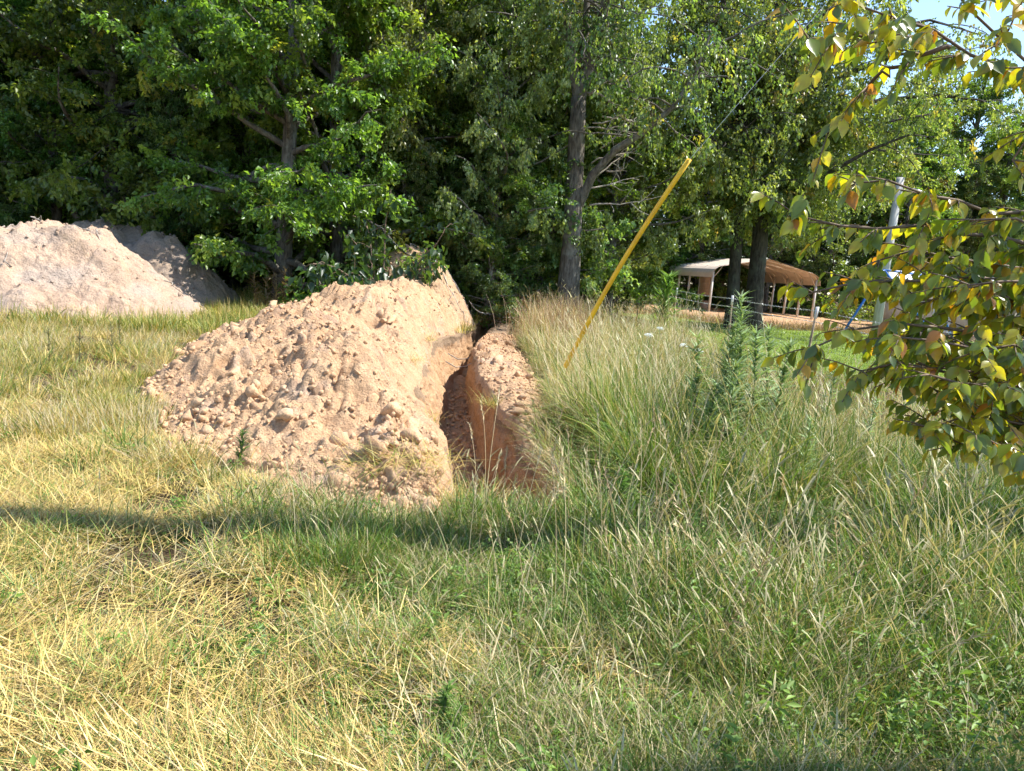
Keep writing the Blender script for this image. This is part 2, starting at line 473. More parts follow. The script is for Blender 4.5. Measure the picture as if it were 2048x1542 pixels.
keep = ~((um > -1.0) & (um < .75) & (ym > TR_Y0) & (ym < TR_Y1))
me = np_mesh('ground', np.stack([X, Y, Z], -1), q[keep], None, C.reshape(-1, 3), [M_GROUND], True)
tag(obj('ground', me), 'rough grassy field ground around the trench and under the trees', kind='structure')

# the trench
ty = axis_pts([(TR_Y0, 12, .035), (12, 24, .06)])
prof = []                 # (side, kind, t)
for t in np.linspace(0, 1, 5)[:-1]: prof.append((-1, 0, t))
for t in np.linspace(0, 1, 26)[:-1]: prof.append((-1, 1, t))
for t in np.linspace(0, 1, 15): prof.append((0, 2, t))
for t in np.linspace(1, 0, 26)[1:]: prof.append((1, 1, t))
for t in np.linspace(1, 0, 5)[1:]: prof.append((1, 0, t))
TY = np.repeat(ty[:, None], len(prof), 1)
side = np.array([p[0] for p in prof])[None, :] + 0 * TY; kd = np.array([p[1] for p in prof])[None, :] + 0 * TY; tt = np.array([p[2] for p in prof])[None, :] + 0 * TY
w = tr_w(TY); d = tr_d(TY); c0 = tr_c(TY)
cut = sstep(4.6, 5.2, TY) * (1 - sstep(23, 24, TY))
wt = np.where(side < 0, tr_wl(TY), w); wb_ = w * .74; wo_ = np.where(side < 0, 1.1, .85)
u_top = side * (wo_ + (wt - wo_) * tt); z_top = 0 * TY
u_w = side * (wt + (wb_ - wt) * tt ** 1.1); z_w = -d * tt
stri = .05 * (clump(TY, z_w * .12, 88, 9.) - .3) + .12 * vnoise(TY * 1.9, z_w * .9, side * 3, 81) + .075 * (clump(TY, z_w * .7, 82, 5.) - .3) + .045 * (clump(TY, z_w, 83, 11.) - .3) + .02 * vnoise(TY * 21, z_w * 16, side, 87)
u_w = u_w + stri * np.sin(np.pi * np.clip(tt * .9 + .1, 0, 1)) * side * np.clip(d / .5, 0, 1)
u_f = -wb_ + 2 * wb_ * tt; z_f = -d + (.06 * (clump(u_f + c0, TY, 84, 5.) - .2) + .05 * (clump(u_f + c0, TY, 85, 11.) - .2) + .05 * fbm(u_f + c0, TY * .8, 0, 2, 86)) * np.clip(d / .4, 0, 1)
uu = np.where(kd == 0, u_top, np.where(kd == 1, u_w, u_f)); zz = np.where(kd == 0, z_top, np.where(kd == 1, z_w, z_f))
XX = uu + c0; ZZ = zz + gz(XX, TY) - .006 * (kd == 0) - .002
a_, b_ = TY.shape
ii, jj = np.meshgrid(np.arange(a_ - 1), np.arange(b_ - 1), indexing='ij')
q = np.stack([ii * b_ + jj, ii * b_ + jj + 1, (ii + 1) * b_ + jj + 1, (ii + 1) * b_ + jj], -1).reshape(-1, 4)
me = np_mesh('trench', np.stack([XX, TY, ZZ], -1), q, None, None, [M_TRENCH], True)
trench = tag(obj('trench', me), 'narrow freshly dug trench cut into orange clay', kind='structure')

def grid_mesh(name, Xg, Yg, Zg, mat, keep=None):
    a_, b_ = Xg.shape
    ii, jj = np.meshgrid(np.arange(a_ - 1), np.arange(b_ - 1), indexing='ij')
    q = np.stack([ii * b_ + jj, ii * b_ + jj + 1, (ii + 1) * b_ + jj + 1, (ii + 1) * b_ + jj], -1)
    if keep is not None: q = q[keep]
    return np_mesh(name, np.stack([Xg, Yg, Zg], -1), q.reshape(-1, 4), None, None, [mat], True)

# long spoil heap on the left of the trench
hy = axis_pts([(HY[0] + .01, 8.5, .03), (8.5, 13, .045), (13, HY[-1] - .01, .08)])
vv = np.linspace(0, 1, 130)
YY, VV = np.meshgrid(hy, vv, indexing='ij')
toe = np.interp(YY, HY, H_TOE) - .3; lip = tr_c(YY) - tr_wl(YY) + .03 - .15 * sstep(14.0, 16.5, YY)
XX = toe + (lip - toe) * VV
ZZ = heap_z(XX, YY)
k = heap_profile(XX, YY)
ZZ = np.where(k < .012, ZZ - .06, ZZ)
ZZ[:, -1] -= .10; XX[:, -1] += .02
heap = thing('spoil_heap', 'long tan heap of cloddy dug soil along the left side of the trench', 'dirt heap', (-2.0, 9.0, 0))
HO = np.array([-2.0, 9.0, 0.0])
me = grid_mesh('soil', XX - HO[0], YY - HO[1], ZZ, M_SOIL)
obj('soil', me, heap)

# low bank of soil along the right side
by = axis_pts([(4.95, 12, .035), (12, 19.4, .06)]); vv = np.linspace(0, 1, 40)
YY, VV = np.meshgrid(by, vv, indexing='ij')
lip = tr_c(YY) + tr_w(YY) - .03; o_ = np.maximum(bank_outer(YY), lip + .08) + .1
XX = lip + (o_ - lip) * VV; ZZ = bank_z(XX, YY); k = bank_profile(XX, YY)
ZZ = np.where(k < .012, ZZ - .05, ZZ); ZZ[:, 0] -= .10; XX[:, 0] -= .015
bank = thing('soil_bank', 'low strip of crumbled pinkish soil along the right lip of the trench', 'dirt bank', (0.2, 10, 0))
me = grid_mesh('soil', XX - .2, YY - 10, ZZ, M_SOIL)
obj('soil', me, bank)

# round piles
pile_labels = ['large pale pile of grey tan soil with roots at the far left of the field',
               'grey soil pile in tree shade behind the large pale pile',
               'tall brown soil heap at the far end of the trench below the trees']
pile_objs = []
for i, (cx, cy, rx, ry, h, sd) in enumerate(PILES):
    n = 190 if i == 0 else 120
    g1 = np.linspace(-1.15, 1.15, n)
    A, B = np.meshgrid(g1, g1, indexing='ij')
    XX = cx + B * rx; YY = cy + A * ry
    ZZ = pile_z(i, XX, YY); k = pile_k(i, XX, YY)
    ZZ = np.where(k < .015, ZZ - .05, ZZ)
    kk = (k > 0.0)
    kq = kk[1:, 1:] | kk[:-1, 1:] | kk[1:, :-1] | kk[:-1, :-1]
    t = thing('soil_pile' if i < 2 else 'spoil_heap', pile_labels[i], 'dirt pile' if i < 2 else 'dirt heap', (cx, cy, 0))
    obj('soil', grid_mesh('soil', XX - cx, YY - cy, ZZ, (M_PILE, M_PILE2, M_HEAPF)[i], kq), t)
    pile_objs.append(t)

# clods
rng = np.random.default_rng(7)
ICO_V = np.array([(0, 0, 1)] + [(math.cos(a) * .894, math.sin(a) * .894, .447) for a in np.arange(5) * 2 * math.pi / 5] +
                 [(math.cos(a) * .894, math.sin(a) * .894, -.447) for a in np.arange(5) * 2 * math.pi / 5 + math.pi / 5] + [(0, 0, -1)])
ICO_T = np.array([(0, 1 + i, 1 + (i + 1) % 5) for i in range(5)] + [(1 + i, 6 + i, 1 + (i + 1) % 5) for i in range(5)] +
                 [(1 + (i + 1) % 5, 6 + i, 6 + (i + 1) % 5) for i in range(5)] + [(6 + i, 11, 6 + (i + 1) % 5) for i in range(5)])
def subdiv(V, T):
    V = [tuple(v) for v in V]; cache = {}; out = []
    def mid(a, b):
        k = (min(a, b), max(a, b))
        if k not in cache:
            m = (np.array(V[a]) + np.array(V[b])) / 2; V.append(tuple(m / np.linalg.norm(m))); cache[k] = len(V) - 1
        return cache[k]
    for a, b, c in T:
        ab, bc, ca = mid(a, b), mid(b, c), mid(c, a)
        out += [(a, ab, ca), (b, bc, ab), (c, ca, bc), (ab, bc, ca)]
    return np.array(V), np.array(out)
IV2, IT2 = subdiv(ICO_V, ICO_T)
clod_meshes = []
for k in range(8):
    v = IV2 * (1 + .34 * fbm(IV2[:, 0] * 1.3 + k * 7, IV2[:, 1] * 1.3, IV2[:, 2] * 1.3, 2, 90 + k))[:, None]
    for _ in range(6):            # broken faces
        nrm = rng.normal(size=3); nrm /= np.linalg.norm(nrm); dd = rng.uniform(.38, .58)
        s = v @ nrm; v = v - np.where(s > dd, s - dd, 0)[:, None] * nrm
    v = v * 1.35 * (1 + .22 * vnoise(v[:, 0] * 4 + k, v[:, 1] * 4, v[:, 2] * 4, 99))[:, None] + .05 * rng.normal(size=v.shape)
    v = v * [1, rng.uniform(.7, 1), rng.uniform(.6, .85)]
    clod_meshes.append(np_mesh('clod', v, None, IT2, None, [M_CLOD], False))
# candidates on the heap, more of them on the near and left side
def sample_heap(n):
    out = []
    while len(out) < n:
        y = 4.6 + (18.5 - 4.6) * rng.random(4000) ** 1.6
        toe = np.interp(y, HY, H_TOE) - .15; lip = tr_c(y) - tr_wl(y)
        t = rng.random(4000) ** 1.25
        x = toe + (lip - .1 - toe) * t
        keepp = rng.random(4000) < np.where(x < np.interp(y, HY, H_CR) + .3, 1, .35) * (.35 + .65 * sstep(-.3, .3, vnoise(x * 1.3, y * 1.3, 0, 95)))
        out += list(zip(x[keepp], y[keepp]))
    return np.array(out[:n])
pc = sample_heap(300)
for i, (x, y) in enumerate(pc):
    r = .022 + .07 * rng.random() ** 2.6
    if y > 9: r *= 1.25
    k = float(heap_profile(x, y)); 
    z = float(heap_z(x, y)) + r * .12
    obj('clod', clod_meshes[rng.integers(8)], heap, (x - HO[0], y - HO[1], z), tuple(rng.random(3) * 6.28), tuple(r * rng.uniform(.8, 1.3, 3)))
def clod_stuff(name, P, R, parent, org, mat):
    n = len(P)
    j = rng.uniform(.45, 1.3, (n, 12, 1))
    rot = rng.normal(size=(n, 3, 3)); rot = np.linalg.qr(rot)[0]
    v = np.einsum('nij,nkj->nki', rot, ICO_V[None] * j * rng.uniform(.7, 1.2, (n, 1, 3))) * R[:, None, None] + P[:, None, :] - org
    T = (ICO_T[None] + (np.arange(n) * 12)[:, None, None]).reshape(-1, 3)
    o = obj(name, np_mesh(name, v, None, T, None, [mat]), parent)
    o['kind'] = 'stuff'
    return o
ps = sample_heap(9500); R = .005 + .034 * rng.random(len(ps)) ** 3.6
clod_stuff('loose_crumbs', np.c_[ps, heap_z(ps[:, 0], ps[:, 1]) + R * .1], R, heap, HO, M_CLOD)
# right bank lumps
y = 5.2 + 13.5 * rng.random(90) ** 1.3; lip = tr_c(y) + tr_w(y); x = lip + .03 + (bank_outer(y) - lip) * rng.random(90)
for a, b in zip(x, y):
    r = .025 + .065 * rng.random() ** 2
    obj('clod', clod_meshes[rng.integers(8)], bank, (a - .2, b - 10, float(bank_z(a, b)) + r * .3), tuple(rng.random(3) * 6.28), tuple(r * rng.uniform(.8, 1.3, 3)))
y = 5.2 + 13.5 * rng.random(1500) ** 1.2; lip = tr_c(y) + tr_w(y); x = lip + .02 + (bank_outer(y) - lip) * rng.random(1500); R = .01 + .02 * rng.random(1500) ** 2
clod_stuff('loose_crumbs', np.c_[x, y, bank_z(x, y) + R * .3], R, bank, np.array([.2, 10, 0]), M_CLOD)
# crumbs that fell onto the trench floor
y = 5.6 + 15 * rng.random(900); u = rng.uniform(-.26, .26, 900); R = .012 + .035 * rng.random(900) ** 2
x = u + tr_c(y)
clod_stuff('fallen_crumbs', np.c_[x, y, -tr_d(y) + gz(x, y) + .03 + R * .2], R, trench, np.zeros(3), M_CLOD)
# lumps and roots on the round piles
for i, t in enumerate(pile_objs):
    cx, cy, rx, ry, h, sd = PILES[i]
    m = 500 if i == 0 else 400
    an = rng.random(m) * 6.28; rr = np.sqrt(rng.random(m)) * .95
    x = cx + np.cos(an) * rr * rx; y = cy + np.sin(an) * rr * ry; R = .012 + .045 * rng.random(m) ** 3
    clod_stuff('loose_crumbs', np.c_[x, y, pile_z(i, x, y) + R * .3], R, t, np.array([cx, cy, 0]), (M_PILE, M_PILE2, M_HEAPF)[i])
    for _ in range((16, 9, 6)[i]):
        a = rng.uniform(math.pi * .95, math.pi * 2.05) if i < 2 else rng.uniform(4, 6.5); r0 = rng.uniform(.05, .75)
        p = np.array([cx + math.cos(a) * r0 * rx, cy + math.sin(a) * r0 * ry]); L = rng.uniform(.3, .8)
        if _ < 4 and i == 0: p = np.array([cx + rng.uniform(-.9, 1.0), cy + rng.uniform(-.4, .4)])
        dr = rng.normal(size=2); dr /= np.linalg.norm(dr)
        pts = []
        up = rng.uniform(.1, .3) if (_ < 4 and i < 2) else rng.uniform(-.05, .1)
        for s in np.linspace(0, 1, 6):
            qx, qy = p + dr * s * L + rng.normal(size=2) * .05
            pts.append((qx - cx, qy - cy, float(pile_z(i, qx, qy)) + .02 + up * s * L + .05 * rng.random()))
        mb = MB(); mb.tube(pts, np.linspace(.015, .005, 6), 5)
        obj('root', mb.mesh('root', [M_DEAD], True), t)

# ------------------------------------------------------------------ trees
def unit(v): return v / (np.linalg.norm(v, axis=-1, keepdims=True) + 1e-9)

def leaf_arrays(P, Dr, Nr, L, W, Cc, fold=.25):
    """one folded leaf (two triangles) for each row"""
    S = unit(np.cross(Dr, Nr)); Nr = unit(np.cross(S, Dr))
    n = len(P); L = np.broadcast_to(L, (n,))[:, None]; W = np.broadcast_to(W, (n,))[:, None]
    mid = P + Dr * L * .45
    V = np.stack([P, mid + S * W * .5 + Nr * W * fold, P + Dr * L - Nr * L * .12, mid - S * W * .5 + Nr * W * fold], 1)
    i = (np.arange(n) * 4)[:, None]
    T = np.concatenate([i + [0, 1, 2], i + [0, 2, 3]], 0)
    return V.reshape(-1, 3), T, np.repeat(Cc, 4, 0)

def pal(r, n, cols, wts):
    cols = np.array(cols); w = np.array(wts, float); w /= w.sum()
    c = cols[r.choice(len(cols), n, p=w)]
    return c * r.uniform(.72, 1.3, (n, 1))

GREENS = [(.075, .14, .03), (.115, .195, .038), (.16, .245, .048), (.215, .285, .06), (.31, .32, .06)]
OLIVES = [(.10, .16, .048), (.15, .21, .065), (.205, .26, .09), (.26, .30, .115), (.32, .27, .075)]

def foliate(r, limbs, wood, leaves, sec_gap=.55, sec_len=1.4, twig_gap=.28, twig_len=.55, lpt=14, size=.11, droop=.25, start=.25,
            cols=GREENS, wts=(3, 4, 3, 1.5, .25), flat=.6, sides=4, skip=0.0):
    """side branches, twigs and leaf sprays on a list of (points, radii) limbs"""
    P, Dv, Nv = [], [], []
    for pts, rad in limbs:
        pts = np.asarray(pts); seg = np.linalg.norm(np.diff(pts, axis=0), axis=1); cum = np.r_[0, np.cumsum(seg)]; tot = cum[-1]
        s = tot * start + r.random() * sec_gap
        sgn = 1
        while s < tot:
            p = np.array([np.interp(s, cum, pts[:, k]) for k in range(3)])
            i = min(np.searchsorted(cum, s), len(pts) - 1); tg = unit(pts[i] - pts[i - 1])
            sd = unit(np.cross(tg, [0, 0, 1]) + 1e-6) * sgn; sgn = -sgn
            dr = unit(tg * r.uniform(.3, .9) + sd * r.uniform(.5, 1.1) + np.array([0, 0, r.uniform(-.25, .5)]) + r.normal(size=3) * .25)
            L = sec_len * r.uniform(.55, 1.2) * (1 - .45 * s / tot)
            n = 5; q = [p]
            for m in range(n):
                dr = unit(dr + np.array([0, 0, -droop * .35]) + r.normal(size=3) * .13); q.append(q[-1] + dr * L / n)
            q = np.array(q)
            rr = max(.008, min(.3 * np.interp(s, cum, rad), .035))
            wood.tube(q, np.linspace(rr, .004, n + 1), sides, cap=False)
            t = .12
            while t < 1:
                f = t * n; k = min(int(f), n - 1); tp = q[k] + (q[k + 1] - q[k]) * (f - k); tg2 = unit(q[k + 1] - q[k])
                td = unit(tg2 * .6 + unit(r.normal(size=3) * [1, 1, 1 - flat]) + np.array([0, 0, -droop * r.random()]))
                if r.random() > skip:
                    P.append(np.r_[tp, td, twig_len * r.uniform(.5, 1.2)])
                t += twig_gap / L
            s += sec_gap * r.uniform(.7, 1.3)
    P = np.array(P)
    n = len(P) * lpt
    tw = np.repeat(P, lpt, 0)
    t = r.random(n)
    pos = tw[:, :3] + tw[:, 3:6] * (t * tw[:, 6])[:, None] + np.c_[np.zeros((n, 2)), -droop * t * t * tw[:, 6] * .5] + r.normal(size=(n, 3)) * .05 * (size / .1)
    ld = unit(tw[:, 3:6] * .5 + r.normal(size=(n, 3)) * .6 + np.array([0, 0, -droop * 1.3]))
    ln = unit(np.array([0, 0, 1.0]) + r.normal(size=(n, 3)) * .55)
    sz = size * r.uniform(.65, 1.25, n)
    # every spray keeps roughly one tint
    base = np.repeat(pal(r, len(P), cols, wts), lpt, 0) * r.uniform(.8, 1.2, (n, 1))
    V, T, Cc = leaf_arrays(pos, ld, ln, sz, sz * r.uniform(.5, .75, n), base)
    leaves.add(V, None, T, Cc)

def limb(r, p, dr, L, r0, n=8, up=.1, wob=.16, r1=.012):
    q = [np.array(p, float)]; dr = unit(np.array(dr, float))
    for m in range(n):
        dr = unit(dr + np.array([0, 0, up / n * 2]) + r.normal(size=3) * wob); q.append(q[-1] + dr * L / n)
    return np.array(q), np.linspace(r0, r1, n + 1) ** 1.0

def trunk_line(r, H, lean=(0, 0), wob=.05, n=14):
    z = np.linspace(-.3, H, n)
    a = r.random() * 6.28
    x = lean[0] * z / H + wob * H * .3 * np.sin(z / H * 3.5 + a) * z / H; y = lean[1] * z / H + wob * H * .3 * np.cos(z / H * 3 + a) * z / H
    return np.c_[x, y, z]

def build_tree(seed, H, r0, hb, nl, spread, lean=(0, 0), bark=None, name='tree', low=1.0, **kw):
    """a tree prototype: returns the two meshes (trunk with limbs, crown)"""
    r = np.random.default_rng(seed)
    wood, leaves = MB(), MB()
    tl = trunk_line(r, H, lean); z = tl[:, 2]
    rad = r0 * (1 - .82 * np.clip(z / H, 0, 1)) * (1 + .35 * np.exp(-np.maximum(z, 0) * 2.2))
    wood.tube(tl, rad, 10)
    limbs = []
    for i in range(nl):
        h = hb + (H * .97 - hb) * ((i + r.random()) / nl) ** .9
        p = [np.interp(h, z, tl[:, k]) for k in range(3)]
        f = (h - hb) / (H - hb)
        prof = (low + (1 - low) * min(1, f * 3)) * (1 - .72 * max(0, f - .35) / .65)
        az = i * 2.39996 + r.normal() * .4
        L = spread * prof * r.uniform(.75, 1.2)
        el = r.uniform(.05, .5) + .5 * f
        lr = max(.02, np.interp(h, z, rad) * .5)
        limbs.append(limb(r, p, (math.cos(az) * math.cos(el), math.sin(az) * math.cos(el), math.sin(el)), L, lr, up=.18 - .25 * (1 - f)))
    for q, ra in limbs: wood.tube(q, ra, 6, cap=False)
    foliate(r, limbs, wood, leaves, **kw)
    return wood.mesh('trunk', [bark or M_BARK], True), leaves.mesh('crown', [M_LEAF])

def tree_thing(name, label, meshes, loc, rotz=0, scale=1.0, group=None, cat='tree'):
    t = thing(name, label, cat, loc, rotz, group); t.scale = scale if hasattr(scale, '__len__') else (scale,) * 3
    obj('trunk', meshes[0], t); obj('crown', meshes[1], t)
    return t

W_DEEP = (4, 4, 2.2, .8, .12); W_MID = (2, 3.5, 3, 1.5, .3); W_LIT = (1, 2.5, 3, 2.2, .6)
pA = build_tree(101, 14.5, .26, .4, 66, 4.3, size=.15, lpt=36, sec_gap=.40, sec_len=1.5, twig_gap=.24, wts=W_DEEP, droop=.3, sides=3)
pB = build_tree(102, 15.5, .24, 1.0, 62, 4.0, (.6, .2), size=.145, lpt=36, sec_gap=.40, sec_len=1.4, twig_gap=.24, wts=W_MID, droop=.25, sides=3)
pC = build_tree(103, 13.5, .2, .4, 66, 3.7, (-.8, .1), bark=M_BARKL, size=.14, lpt=36, sec_gap=.40, sec_len=1.35, twig_gap=.24, cols=OLIVES, wts=W_MID, droop=.45, sides=3)
pD = build_tree(104, 17.0, .22, 2.5, 46, 4.4, size=.2, lpt=24, sec_gap=.50, sec_len=1.6, twig_gap=.28, wts=W_MID, droop=.25, sides=3)          # back rows
pE = build_tree(105, 15.0, .2, 1.2, 46, 4.4, (.5, 0), size=.2, lpt=24, sec_gap=.50, sec_len=1.6, twig_gap=.28, cols=OLIVES, wts=W_MID, droop=.3, sides=3)
pF = build_tree(107, 13.0, .17, 1.5, 56, 3.4, (.4, .1), size=.125, lpt=34, sec_gap=.42, sec_len=1.2, twig_gap=.24, cols=[(.16, .215, .075), (.215, .27, .10), (.27, .32, .13), (.33, .37, .16)], wts=(2, 3, 2, 1), droop=.9, flat=.3, sides=3)   # drooping tree, sunlit look put into its lighter leaf colours
pS = build_tree(106, 6.0, .045, 2.8, 10, 1.5, (.3, 0), bark=M_BARKL, size=.10, lpt=11, sec_gap=.4, sec_len=.7, wts=W_LIT, droop=.2)   # sapling

def shrub_meshes(seed, H, R, n, size, cols, wts, lpt=12, droop=.3):
    r = np.random.default_rng(seed); wood, leaves = MB(), MB(); limbs = []
    for i in range(n):
        az = i * 2.4 + r.normal() * .4; el = r.uniform(.35, 1.35); L = (H if el > .8 else R * 1.3) * r.uniform(.6, 1.05)
        q, ra = limb(r, (r.normal() * .1, r.normal() * .1, -.05), (math.cos(az) * math.cos(el), math.sin(az) * math.cos(el), math.sin(el)), L, .022, up=-.1)
        limbs.append((q, ra)); wood.tube(q, ra, 5, cap=False)
    foliate(r, limbs, wood, leaves, sec_gap=.22, sec_len=.65, twig_gap=.16, twig_len=.3, lpt=lpt, size=size, start=.1, cols=cols, wts=wts, droop=droop)
    return wood.mesh('stem', [M_TWIG], True), leaves.mesh('foliage', [M_LEAF])
def shrub_thing(name, label, meshes, loc, rotz=0, scale=1.0, group=None):
    t = thing(name, label, 'shrub', loc, rotz, group); t.scale = (scale,) * 3 if not hasattr(scale, '__len__') else scale
    obj('stem', meshes[0], t); obj('foliage', meshes[1], t); return t
sA = shrub_meshes(201, 1.9, 1.3, 14, .085, GREENS, W_MID)
sB = shrub_meshes(202, 1.5, 1.4, 13, .09, GREENS, W_DEEP)
sV = shrub_meshes(203, 2.1, 1.5, 15, .17, [(.03, .075, .03), (.045, .1, .035), (.06, .12, .03)], (2, 3, 2), 7, .5)
sP = shrub_meshes(204, 2.0, 1.0, 12, .085, [(.13, .17, .07), (.16, .2, .09), (.1, .14, .05)], (2, 2, 2))

# front row of the wood
front = [
    (pA, -17.5, 24.5, .4, 1.0, 'leafy green tree at the left edge of the wood, leftmost of the front row'),
    (pA, -12.6, 24.0, 2.1, 1.05, 'broad deep green tree rising straight behind the large pale soil pile'),
    (pC, -9.3, 26.6, 1.2, 1.0, 'tree with yellowing lower leaves behind the shaded soil pile'),
    (pB, -5.35, 22.9, 3.3, 1.0, 'tree with a straight grey trunk just left of the vine covered shrub'),
    (pA, -6.5, 21.2, 5.6, .95, 'dense low branched tree right behind the shaded soil pile'),
    (pA, -2.6, 26.6, 4.4, .95, 'dense green tree behind the far end of the spoil heap'),
    (pC, -.2, 25.2, 5.1, .92, 'small leaved olive green tree left of the big forked grey trunk'),
]
front += [(pF, -.9, 23.6, .8, .9, 'sunlit toned olive drooping tree left of the forked grey trunk'), (pF, 3.0, 26.2, 2.2, 1.0, 'sunlit toned olive drooping tree right of the forked grey trunk'), (pF, 2.6, 32.5, 4.0, .95, 'sunlit toned olive tree behind the yellow guard tube'), (pF, -3.4, 25.0, 3.1, 1.02, 'sunlit toned olive tree behind the big leaved shrub')]
for i, (pm, x, y, rz, sc, lb) in enumerate(front):
    tree_thing('broadleaf_tree', lb, pm, (x, y, 0), rz, sc, 'front row trees of the wood')
under = [(-20, 23.5, .62), (-16.2, 23.2, .55), (-14.3, 24.2, .66), (-11.6, 25.2, .6), (-10.2, 23.8, .52), (-8.6, 24.6, .62), (-4.2, 24.6, .5), (-3.4, 23.4, .42), (-1.6, 24.2, .55), (.6, 25.8, .62), (-.9, 22.9, .4), (3.1, 27.5, .6), (-6.9, 26, .7), (2.6, 31, .62)]
for i, (x, y, sc) in enumerate(under):
    tree_thing('understory_tree', 'low young tree with leaves down to the ground filling the edge of the wood', (pA, pC, pB)[i % 3], (x, y, -.1), i * 1.7, (sc * 1.15, sc * 1.15, sc), 'low trees filling the wood edge')
# leaning dark tree at the left
r = np.random.default_rng(301); wood, leaves = MB(), MB()
base = at(470, 585, 24.5)
stems = [[at(470, 590, 24.5), at(455, 430, 24.6), at(425, 325, 24.8), at(385, 235, 25), at(345, 140, 25.2), at(310, 40, 25.4), at(285, -60, 25.6)],
         [at(440, 360, 24.7), at(385, 315, 24.2), at(340, 265, 23.9), at(290, 230, 23.6), at(225, 215, 23.2)],
         [at(425, 325, 24.8), at(432, 245, 25.3), at(420, 150, 25.6), at(425, 60, 25.8), at(440, -60, 26)]]
lm = []
for k, sp in enumerate(stems):
    sp = np.array(sp); sp[:, :2] -= base[:2]
    if k == 0: sp[0, 2] = -.2
    ra = np.linspace((.19, .11, .12)[k], .05, len(sp)); wood.tube(sp, ra, 8)
    for j in range(1, len(sp)):
        for m in range(4):
            az = r.random() * 6.28; el = r.uniform(-.1, .6)
            p = sp[j - 1] + (sp[j] - sp[j - 1]) * r.random()
            if p[2] > 3.0:
                lm.append(limb(r, p, (math.cos(az) * math.cos(el), math.sin(az) * math.cos(el) - .2, math.sin(el)), r.uniform(1.6, 3.2), .04, up=-.1))
for q, ra in lm: wood.tube(q, ra, 5, cap=False)
foliate(r, lm, wood, leaves, sec_gap=.36, sec_len=1.2, twig_gap=.24, lpt=20, size=.14, wts=W_LIT, droop=.3, flat=.75, sides=3)
tree_thing('leaning_tree', 'dark trunked tree leaning to the left over the shaded soil pile', (wood.mesh('trunk', [M_BARKD], True), leaves.mesh('crown', [M_LEAF])), (base[0], base[1], 0))

# second and third rows: the depth of the wood
rng = np.random.default_rng(11)
rows = [(31.5, np.arange(-26, -1.5, 3.4), (pD, pE, pB)), (38, np.arange(-33, -3, 4.2), (pD, pE)), (46, np.arange(-40, -3, 4.0), (pE, pA))]
for ri, (yy, xs, pm) in enumerate(rows):
    lb = ['leafy tree in the second row of the wood, half hidden by the front trees', 'tall tree deep in the wood behind the second row of trees', 'tall tree at the back of the wood, mostly hidden'][ri]
    for k, x in enumerate(xs):
        tree_thing('broadleaf_tree', lb, pm[k % len(pm)], (x + rng.normal() * .6, yy + rng.normal() * .9, 0), rng.random() * 6.28, rng.uniform(.85, 1.1), ('second row trees', 'deep wood trees', 'back wood trees')[ri])
# right hand woods beyond the carport
far = [(25, 54), (30, 54.5), (34.5, 56), (11, 48.5), (15.5, 49), (24, 50), (28.5, 51), (34, 51), (18, 57), (27, 58), (12, 56), (1.2, 44.5), (4.4, 50), (-1.5, 51), (2.2, 56), (7.2, 49.5), (5.5, 46), (9.5, 52), (13, 50.5), (17.5, 53), (19.3, 49.5), (21.5, 50.5), (25.5, 54), (31, 52), (36.5, 55), (42, 52), (7, 58), (15, 60), (23, 61), (32, 62), (40, 62)]
for k, (x, y) in enumerate(far):
    tree_thing('broadleaf_tree', 'low crowned tree in the woods behind the metal carport', (pE, pA, pC, pA)[k % 4], (x, y, 0), rng.random() * 6.28,
               1.15 if k < 3 else (rng.uniform(.78, .95) if x > 6 else .62), 'trees behind the carport')
# thin saplings in the shade of the wood
sap = [(305, 27.5), (385, 27), (398, 28.2), (602, 26.5), (618, 25.6), (640, 25), (255, 28), (330, 30), (545, 28.5), (760, 27), (860, 27.2), (1010, 26), (960, 28)]
for k, (px, D) in enumerate(sap):
    p = at(px, 560, D)
    tree_thing('sapling', 'thin pale trunked sapling in the shade at the edge of the wood', pS, (p[0], p[1], 0), rng.random() * 6.28, rng.uniform(.95, 1.35), 'saplings at the wood edge')
# shrubs
p = at(745, 560, 19.4); shrub_thing('vine_shrub', 'big leaved vine covered shrub behind the crest of the spoil heap', sV, (p[0] + .25, p[1], 0), .7, (1.25, 1.1, 1.6))
p = at(690, 590, 21.4); shrub_thing('vine_shrub', 'lower dark vine covered shrub at the left foot of the big leaved shrub', sV, (p[0], p[1], 0), 2.9, .7)
p = at(275, 420, 23.6); shrub_thing('pale_shrub', 'pale grey green young tree top behind the shaded soil pile', sP, (p[0], p[1], 0), 0, (1.15, 1.0, 1.75))
shr = [(480, 25.2, .9), (545, 24.6, 1.1), (600, 24.4, .7), (640, 23.2, .6), (560, 23.4, .55), (415, 26, 1.3), (930, 24.2, .95), (985, 24.5, 1.0), (1035, 23.6, .8), (1080, 24.5, .9), (1110, 23.2, .55), (1005, 22.8, .6), (60, 25, 1.2), (150, 26, 1.3), (870, 25.5, 1.2), (1180, 25.5, .85), (500, 27, 1.6), (700, 25.5, 1.5)]
for k, (px, D, sc) in enumerate(shr):
    p = at(px, 575, D)
    shrub_thing('understory_shrub', 'leafy green understory shrub along the foot of the wood', (sA, sB)[k % 2], (p[0], p[1], -.05), rng.random() * 6.28, sc, 'understory shrubs')
